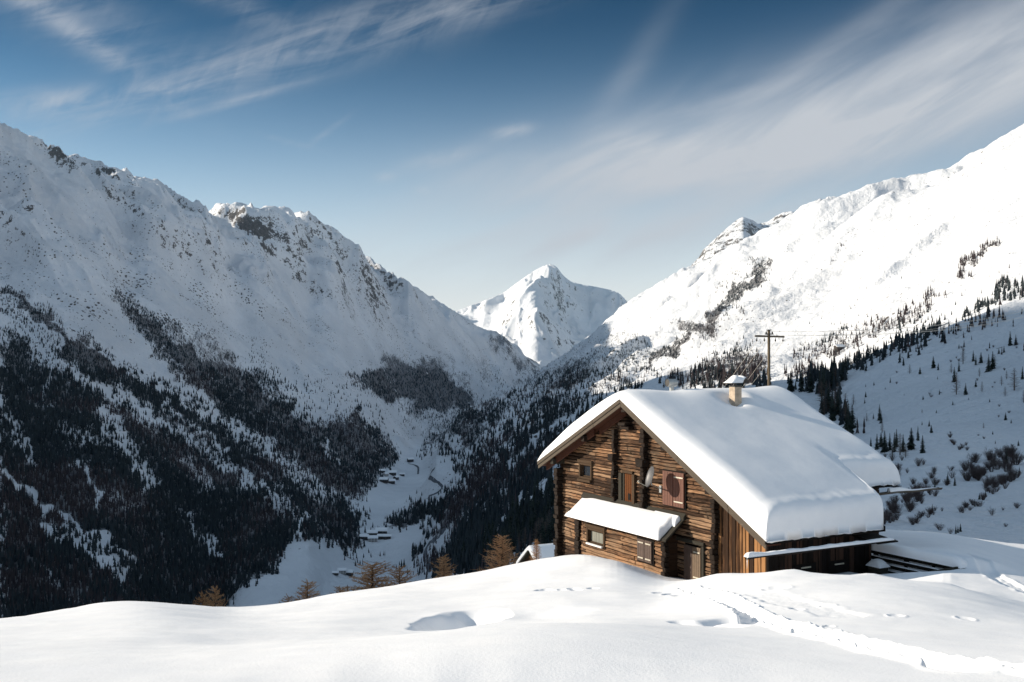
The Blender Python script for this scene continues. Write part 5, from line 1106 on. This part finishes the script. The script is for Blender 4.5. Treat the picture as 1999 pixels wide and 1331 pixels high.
# bare bushes
bl = []
rb = random.Random(4)
def scatter(poly, n, h0, h1, tagl):
    xs, ys = [p[0] for p in poly], [p[1] for p in poly]; k = 0
    while k < n:
        x, y = rb.uniform(min(xs), max(xs)), rb.uniform(min(ys), max(ys))
        if inpoly(np.array([x]), np.array([y]), poly)[0]: bl.append((x, y, rb.uniform(h0, h1), tagl)); k += 1
scatter([(1885, 940), (1880, 915), (1900, 900), (1960, 885), (1985, 893), (1985, 915), (1950, 925), (1915, 940)], 46, 16, 28, 'in the big thicket of the shaded slope')
scatter([(1915, 965), (1925, 940), (1975, 925), (1990, 930), (1960, 960), (1930, 968)], 24, 12, 22, 'in the lower thicket of the shaded slope')
scatter([(1720, 1025), (1735, 985), (1800, 960), (1800, 985), (1745, 1020)], 34, 14, 26, 'in the thicket just behind the cabin roof')
scatter([(1778, 1028), (1780, 1015), (1840, 990), (1840, 1005)], 13, 10, 18, 'along the low slanting line of bushes')
scatter([(1868, 1000), (1880, 985), (1925, 965), (1920, 985), (1885, 1004)], 14, 10, 18, 'along the upper slanting line of bushes')
scatter([(1690, 960), (1700, 890), (1770, 895), (1860, 905), (1870, 950), (1800, 980), (1730, 990)], 44, 8, 20, 'scattered between the grove and the thickets')
scatter([(1830, 870), (1850, 850), (1870, 862), (1860, 872)], 6, 8, 14, 'beside the small spruces on the open snow')
scatter([(1870, 880), (1880, 868), (1895, 868), (1895, 880)], 5, 8, 14, 'in a small tuft on the open snow')
scatter([(1700, 760), (1720, 700), (1990, 640), (1995, 880), (1850, 850)], 26, 3, 7, 'dotted over the open upper snow')
bl += [(1936, 1006, 18, 'round and alone low on the smooth shaded snow'), (1985, 992, 14, 'sprawling alone near the right edge'), (1958, 996, 8, 'tiny, between the round bush and the right edge'), (1855, 1042, 14, 'beside the small conifers at the foot of the slope'), (1835, 1035, 18, 'thin and upright at the foot of the slope'), (1963, 1028, 9, 'tiny and low near the snow rim')]
bp = drape([b[0] for b in bl], [b[1] for b in bl])
def bins(vals, lo, mid, hi): q = np.quantile(vals, [1/3, 2/3]) if len(vals) > 2 else (0, 0); return lambda v: lo if v <= q[0] else (mid if v <= q[1] else hi)
bgrp = {}
for b in bl: bgrp.setdefault(b[3], []).append(b)
def blabel(b):
    G_ = bgrp[b[3]]
    if len(G_) == 1: return 'bare dark bush ' + b[3]
    fx = bins([q[0] for q in G_], 'near the left end', 'in the middle', 'near the right end'); fy = bins([q[1] for q in G_], 'upper', 'central', 'lower'); fh = bins([q[2] for q in G_], 'small', 'medium', 'tall')
    return '%s bare %s bush %s, %s' % (fh(b[2]), fy(b[1]), b[3], fx(b[0]))
for b_, p in zip(bl, bp):
    x, y, h, w = b_
    if np.isnan(p[0]): continue
    H = h * p[1] / F; plant('bush', tuple(p - [0, 0, .05]), H, blabel(b_), 'bush', 'bare bushes of the shaded slope', BSH[rb.randrange(5)], False, rb.uniform(.9, 1.3))

# ------------------------------------------------------------------ the woods: uncountable trees as one mass per kind
def low_tree(kind, rg):
    V, Fc = [], []
    if kind == 0: tiers = ((.02, .50, 1.0), (.28, .76, .76), (.55, 1.0, .46)); n = 6; w = .17
    else: tiers = ((.10, .62, .85), (.45, 1.0, .5)); n = 5; w = .13
    for z0, z1, r in tiers:
        i = len(V); ph = rg.uniform(0, 6)
        for k in range(n): a = ph + 2*math.pi*k/n; q = w * r * rg.uniform(.6, 1.25); V.append((q*math.cos(a), q*math.sin(a), z0 + rg.uniform(-.05, .07)))
        V.append((0, 0, z1)); Fc += [(i + k, i + (k+1) % n, i + n) for k in range(n)]
    return np.array(V), np.array(Fc)
rgt = np.random.default_rng(5); LOW = {k: [low_tree(k, rgt) for _ in range(6)] for k in (0, 1)}
NC = 420000
cx_, cy_ = RNG.uniform(-20, 2020, NC), RNG.uniform(450, 1215, NC)
dens = wood_density(cx_, cy_)
patch = .70 + .6 * fbm(cx_ / 14, cy_ / 14, 3, 55)
keepc = RNG.uniform(0, 1, NC) < np.clip(dens * patch, 0, 1) ** 1.15
# a thin sprinkle of single trees on the open slopes
sprk = 0.014 * np.exp(-((cy_ - 640) / 70) ** 2) * (cx_ < 520) + 0.020 * np.exp(-((cy_ - (690 - (cx_ - 1300) * .12)) / 60) ** 2) * (cx_ > 1180) * (cx_ < 2000) + .016 * (cx_ > 480) * (cx_ < 900) * (cy_ > 640) * (cy_ < 860) + .03 * (cx_ > 880) * (cx_ < 1300) * (cy_ > 700 - (cx_ - 1050) * .28) * (cy_ < 1090)
sprk *= (1 - smooth(1545, 1600, cx_) * smooth(700, 735, cy_)) * np.clip(.5 + 2.2 * fbm(cx_ / 30, cy_ / 22, 3, 57), 0, 2)
single = (~keepc) & (RNG.uniform(0, 1, NC) < sprk)
sel = np.where(keepc | single)[0]; P3 = drape(cx_[sel], cy_[sel]); ok = ~np.isnan(P3[:, 0]); P3 = P3[ok]; sx_ = cx_[sel][ok]; sy_ = cy_[sel][ok]; sg = single[sel][ok]
ok = (P3[:, 1] > 420) & ((P3[:, 2] > -396) | (RNG.uniform(0, 1, len(P3)) < .22) | (dens[sel][ok] > .6)); P3, sx_, sy_, sg = P3[ok], sx_[ok], sy_[ok], sg[ok]
Ht = RNG.uniform(9, 20, len(P3)) * np.where(P3[:, 2] > 0, .62, 1.0) * np.where(sg, .62, 1.0) * np.where(sx_ > 1150, .85, 1.0)
pxh = Ht / P3[:, 1] * F; pr_ = np.clip(5.5 / np.maximum(pxh, 2.5) ** 1.15, .05, 1.0); pr_ = np.where(sg, 1.0, pr_ * 2.4)
ok = RNG.uniform(0, 1, len(P3)) < pr_; P3, Ht, sx_, sy_, sg = P3[ok], Ht[ok], sx_[ok], sy_[ok], sg[ok]
Ht = np.maximum(Ht, 2.2 * P3[:, 1] / F)
lm = fbm(P3[:, 0] / 260, P3[:, 1] / 340, 4, 66); islarch = (lm + RNG.uniform(-.25, .25, len(P3)) + np.where(sx_ > 1250, .12, 0)) > .12
big_i = np.argsort(-(Ht / P3[:, 1]) * (sy_ < 1100))[:170]
wl = []
for k in big_i:
    k = int(k); x, y = sx_[k], sy_[k]; hp_ = Ht[k] / P3[k, 1] * F
    if x > 1500: w_ = 'in the belt right of the pole' if y > 640 else 'on the sunlit slope above it'
    elif x > 1280: w_ = 'just behind the cabin ridge'
    elif x > 1020: w_ = ('high' if y < 960 else 'low') + ' in woods touching the cabin corner'
    elif x > 960: w_ = ('high' if y < 1000 else 'low') + ' in woods above the open larch'
    elif x > 890: w_ = ('high' if y < 1040 else 'low') + ' in woods between road and cabin'
    elif x > 800: w_ = 'in woods by the valley road'
    else: w_ = 'in woods low on the left flank'
    wl.append((k, x, y, hp_, w_))
for k, x, y, hp_, w_ in wl:
    G_ = [q for q in wl if q[4] == w_]; fx = bins([q[1] for q in G_], 'left part', 'middle', 'right part'); fy = bins([q[2] for q in G_], 'top row', 'mid row', 'bottom row')
    la = bool(islarch[k]); w_ = w_ + ', %s, %s' % (fx(x), fy(y)); plant('larch_tree' if la else 'spruce_tree', tuple(P3[k] - [0, 0, .3]), float(Ht[k]), ('very tall ' if hp_ > 34 else 'tall ' if hp_ > 29 else 'slim ' if hp_ < 20 else '') + ('bare brown larch ' if la else 'dark spruce ') + w_, 'larch' if la else 'spruce', 'trees at the edge of the woods', LAG[k % 4] if la else SPR[k % 6], True, 1.15)
msk = np.ones(len(P3), bool); msk[big_i] = False; P3, Ht, sx_, sy_, sg, islarch = P3[msk], Ht[msk], sx_[msk], sy_[msk], sg[msk], islarch[msk]
def mass(name, idx, kind, mat, label):
    Vs, Fs, Ts = [], [], []; off = 0; var = RNG.integers(0, 6, len(idx)); 
    for v in range(6):
        ii = idx[var == v]; base, fc = LOW[kind][v]; n = len(ii)
        if not n: continue
        a = RNG.uniform(0, 6.28, n); c, s = np.cos(a)[:, None], np.sin(a)[:, None]; h = Ht[ii][:, None]; w = h * RNG.uniform(.85, 1.25, n)[:, None]
        X = (base[None, :, 0] * c - base[None, :, 1] * s) * w + P3[ii, 0][:, None]; Y = (base[None, :, 0] * s + base[None, :, 1] * c) * w + P3[ii, 1][:, None]; Z = base[None, :, 2] * h + P3[ii, 2][:, None] - .3
        Vs.append(np.stack([X, Y, Z], -1).reshape(-1, 3)); Fs.append((fc[None] + (np.arange(n) * len(base))[:, None, None]).reshape(-1, 3) + off); off += n * len(base)
        Ts.append((np.repeat(RNG.uniform(0, 1, n), len(base))))
    o = mesh_np(name, np.vstack(Vs), np.vstack(Fs), mat, False, {'tone': np.concatenate(Ts)}); tag(o, label, kind='stuff'); return o
M_WOODS = tone_mat('far_spruce', (0.009, 0.014, 0.018), (0.038, 0.047, 0.050)); M_WOODL = tone_mat('far_larch', (0.024, 0.020, 0.024), (0.070, 0.055, 0.056))
ids = np.arange(len(P3)); mass('forest', ids[~islarch], 0, M_WOODS, 'dark spruce forest covering the valley flanks'); mass('larch_forest', ids[islarch], 1, M_WOODL, 'bare brown larch woods mixed through the dark forest')

# ------------------------------------------------------------------ valley: roads and farmhouses
M_ROAD = plain('winter_road', (0.10, 0.105, 0.12), .9, var=.25, scale=.05)
def road(pts, w, name, label):
    P = []
    for (a, b), (c, e) in zip(pts[:-1], pts[1:]):
        for k in range(6): P.append((a + (c - a) * k / 6, b + (e - b) * k / 6))
    D = drape([p[0] for p in P], [p[1] for p in P]); D = D[~np.isnan(D[:, 0])]
    if len(D) < 3: return
    for _ in range(3): D[1:-1, :2] = (D[:-2, :2] + D[1:-1, :2] * 2 + D[2:, :2]) / 4
    V, Fc = [], []
    for k, p in enumerate(D):
        t = D[min(k + 1, len(D) - 1)] - D[max(k - 1, 0)]; n = np.array([t[1], -t[0]]); n = n / (np.linalg.norm(n) + 1e-9) * w / 2
        for s_ in (-1, -.5, 0, .5, 1): x, y = p[0] + n[0] * s_, p[1] + n[1] * s_; V.append((x, y, terr_z(x, y) + 1.0))
    for k in range(len(D) - 1):
        for q in range(4): a = k * 5 + q; Fc.append((a, a + 1, a + 6, a + 5))
    tag(mesh_np(name, V, Fc, M_ROAD, True), label, kind='structure')
road([(842, 1112), (833, 1096), (829, 1084), (832, 1068), (842, 1057), (855, 1047), (865, 1039), (870, 1031), (864, 1024)], 8, 'road', 'dark valley road curving along the foot of the wooded slope')
road([(832, 996), (838, 977), (837, 968), (852, 964), (865, 952), (857, 943), (836, 934), (842, 922), (850, 912)], 6, 'road', 'valley road bending below the second hamlet')
road([(816, 926), (817, 912), (808, 907), (795, 905)], 7, 'track', 'short dark track near the upper hamlet')
M_FARMW = plain('farmhouse_walls', (0.055, 0.045, 0.04), .9, var=.3, scale=.3); M_FARMP = plain('farmhouse_plaster', (0.42, 0.40, 0.38), .9, var=.1, scale=.3)
def farmhouse(x, y, wpx, rot, label, grp, plaster=False):
    p = drape([x], [y])[0]
    if np.isnan(p[0]): return
    w = wpx * p[1] / F; l, wd, h = w, w * .62, w * .5; r = empty('farmhouse', tuple(p - [0, 0, .6]), R(rot)); tag(r, label, 'farmhouse', grp)
    m = MB(); m.box(-l/2, l/2, -wd/2, wd/2, 0, h); i = len(m.v); m.v += [(-l/2, -wd/2, h), (-l/2, wd/2, h), (-l/2, 0, h + wd * .3), (l/2, -wd/2, h), (l/2, wd/2, h), (l/2, 0, h + wd * .3)]; m.f += [(i, i+1, i+2), (i+5, i+4, i+3)]; m.build('wall', M_FARMP if plaster else M_FARMW, r)
    m = MB(); o = w * .10; t = w * .07
    for s_ in (-1, 1):
        e = s_ * (wd / 2 + o); ze = h - o * .6
        m.quadbox([(-l/2 - o, min(0, e), h + wd*.3 + .02 if e > 0 else ze), (l/2 + o, min(0, e), h + wd*.3 + .02 if e > 0 else ze), (l/2 + o, max(0, e), ze if e > 0 else h + wd*.3 + .02), (-l/2 - o, max(0, e), ze if e > 0 else h + wd*.3 + .02),
                   (-l/2 - o, min(0, e), (h + wd*.3 + .02 if e > 0 else ze) + t), (l/2 + o, min(0, e), (h + wd*.3 + .02 if e > 0 else ze) + t), (l/2 + o, max(0, e), (ze if e > 0 else h + wd*.3 + .02) + t), (-l/2 - o, max(0, e), (ze if e > 0 else h + wd*.3 + .02) + t)])
    m.build('roof', M_SNOW, r)
    for k in range(3):
        for lv in range(2): m = MB(); cx2 = -l/2 + l * (k + .5) / 3; m.box(cx2 - l * .05, cx2 + l * .05, -wd/2 - .12, -wd/2 - .02, h * (.18 + .42 * lv), h * (.4 + .42 * lv)); m.build('window', M_GLASS, r)
for x, y, w, rot, lab, pl in ((746, 923, 11, 5, 'small house at the upper left corner of the upper hamlet', 0), (753, 929, 10, 60, 'narrow house in the middle row of the upper hamlet', 1), (766, 928, 14, 10, 'large house at the top right of the upper hamlet', 0), (750, 942, 15, -10, 'long dark house at the lower left of the upper hamlet', 0), (764, 944, 13, 15, 'dark house at the bottom of the upper hamlet', 0), (773, 936, 11, 70, 'house at the right end of the upper hamlet', 0), (785, 929, 9, 0, 'lone shed to the right of the upper hamlet', 0), (801, 901, 11, 30, 'solitary farmhouse above the upper hamlet', 0)):
    farmhouse(x, y, w, rot, lab, 'houses of the upper hamlet', pl)
for x, y, w, rot, lab, pl in ((711, 1053, 15, -5, 'dark barn at the left end of the middle hamlet', 0), (727, 1047, 18, 4, 'long dark roofed barn at the back of the middle hamlet', 0), (745, 1044, 20, 0, 'large farmhouse at the top right of the middle hamlet', 0), (745, 1052, 14, 0, 'house just in front of the large farmhouse of the middle hamlet', 0), (728, 1057, 17, 8, 'pale house in the centre of the middle hamlet', 1), (756, 1052, 14, 5, 'barn at the right end of the middle hamlet', 0)):
    farmhouse(x, y, w, rot, lab, 'houses of the middle hamlet', pl)
for x, y, w, rot, lab, pl in ((655, 1122, 11, 0, 'small dark house at the left of the nearest hamlet', 0), (668, 1119, 15, 5, 'pale house in the middle of the nearest hamlet', 1), (681, 1123, 16, -5, 'dark house at the right of the nearest hamlet', 0)):
    farmhouse(x, y, w, rot, lab, 'houses of the nearest hamlet', pl)
farmhouse(1638, 684, 17, 20, 'little snow roofed barn among the trees on the sunlit slope', 'barn on the sunlit slope')

# ------------------------------------------------------------------ thin winter haze in the valley air
HAZE = 1.0e-5
if HAZE:
    m = MB(); m.box(-5200, 5000, -2500, 16800, -900, 1750)
    hm = bpy.data.materials.new('haze'); hm.use_nodes = True; nt = hm.node_tree; nt.nodes.clear(); g = N(nt)
    o_ = g.n('ShaderNodeOutputMaterial'); pv = g.n('ShaderNodeVolumePrincipled'); pv.inputs['Color'].default_value = (.45, .75, 1, 1); pv.inputs['Density'].default_value = HAZE; pv.inputs['Anisotropy'].default_value = 0.2
    g.l(pv.outputs[0], o_.inputs['Volume']); tag(m.build('haze', hm), 'thin cold haze filling the valley', kind='stuff')
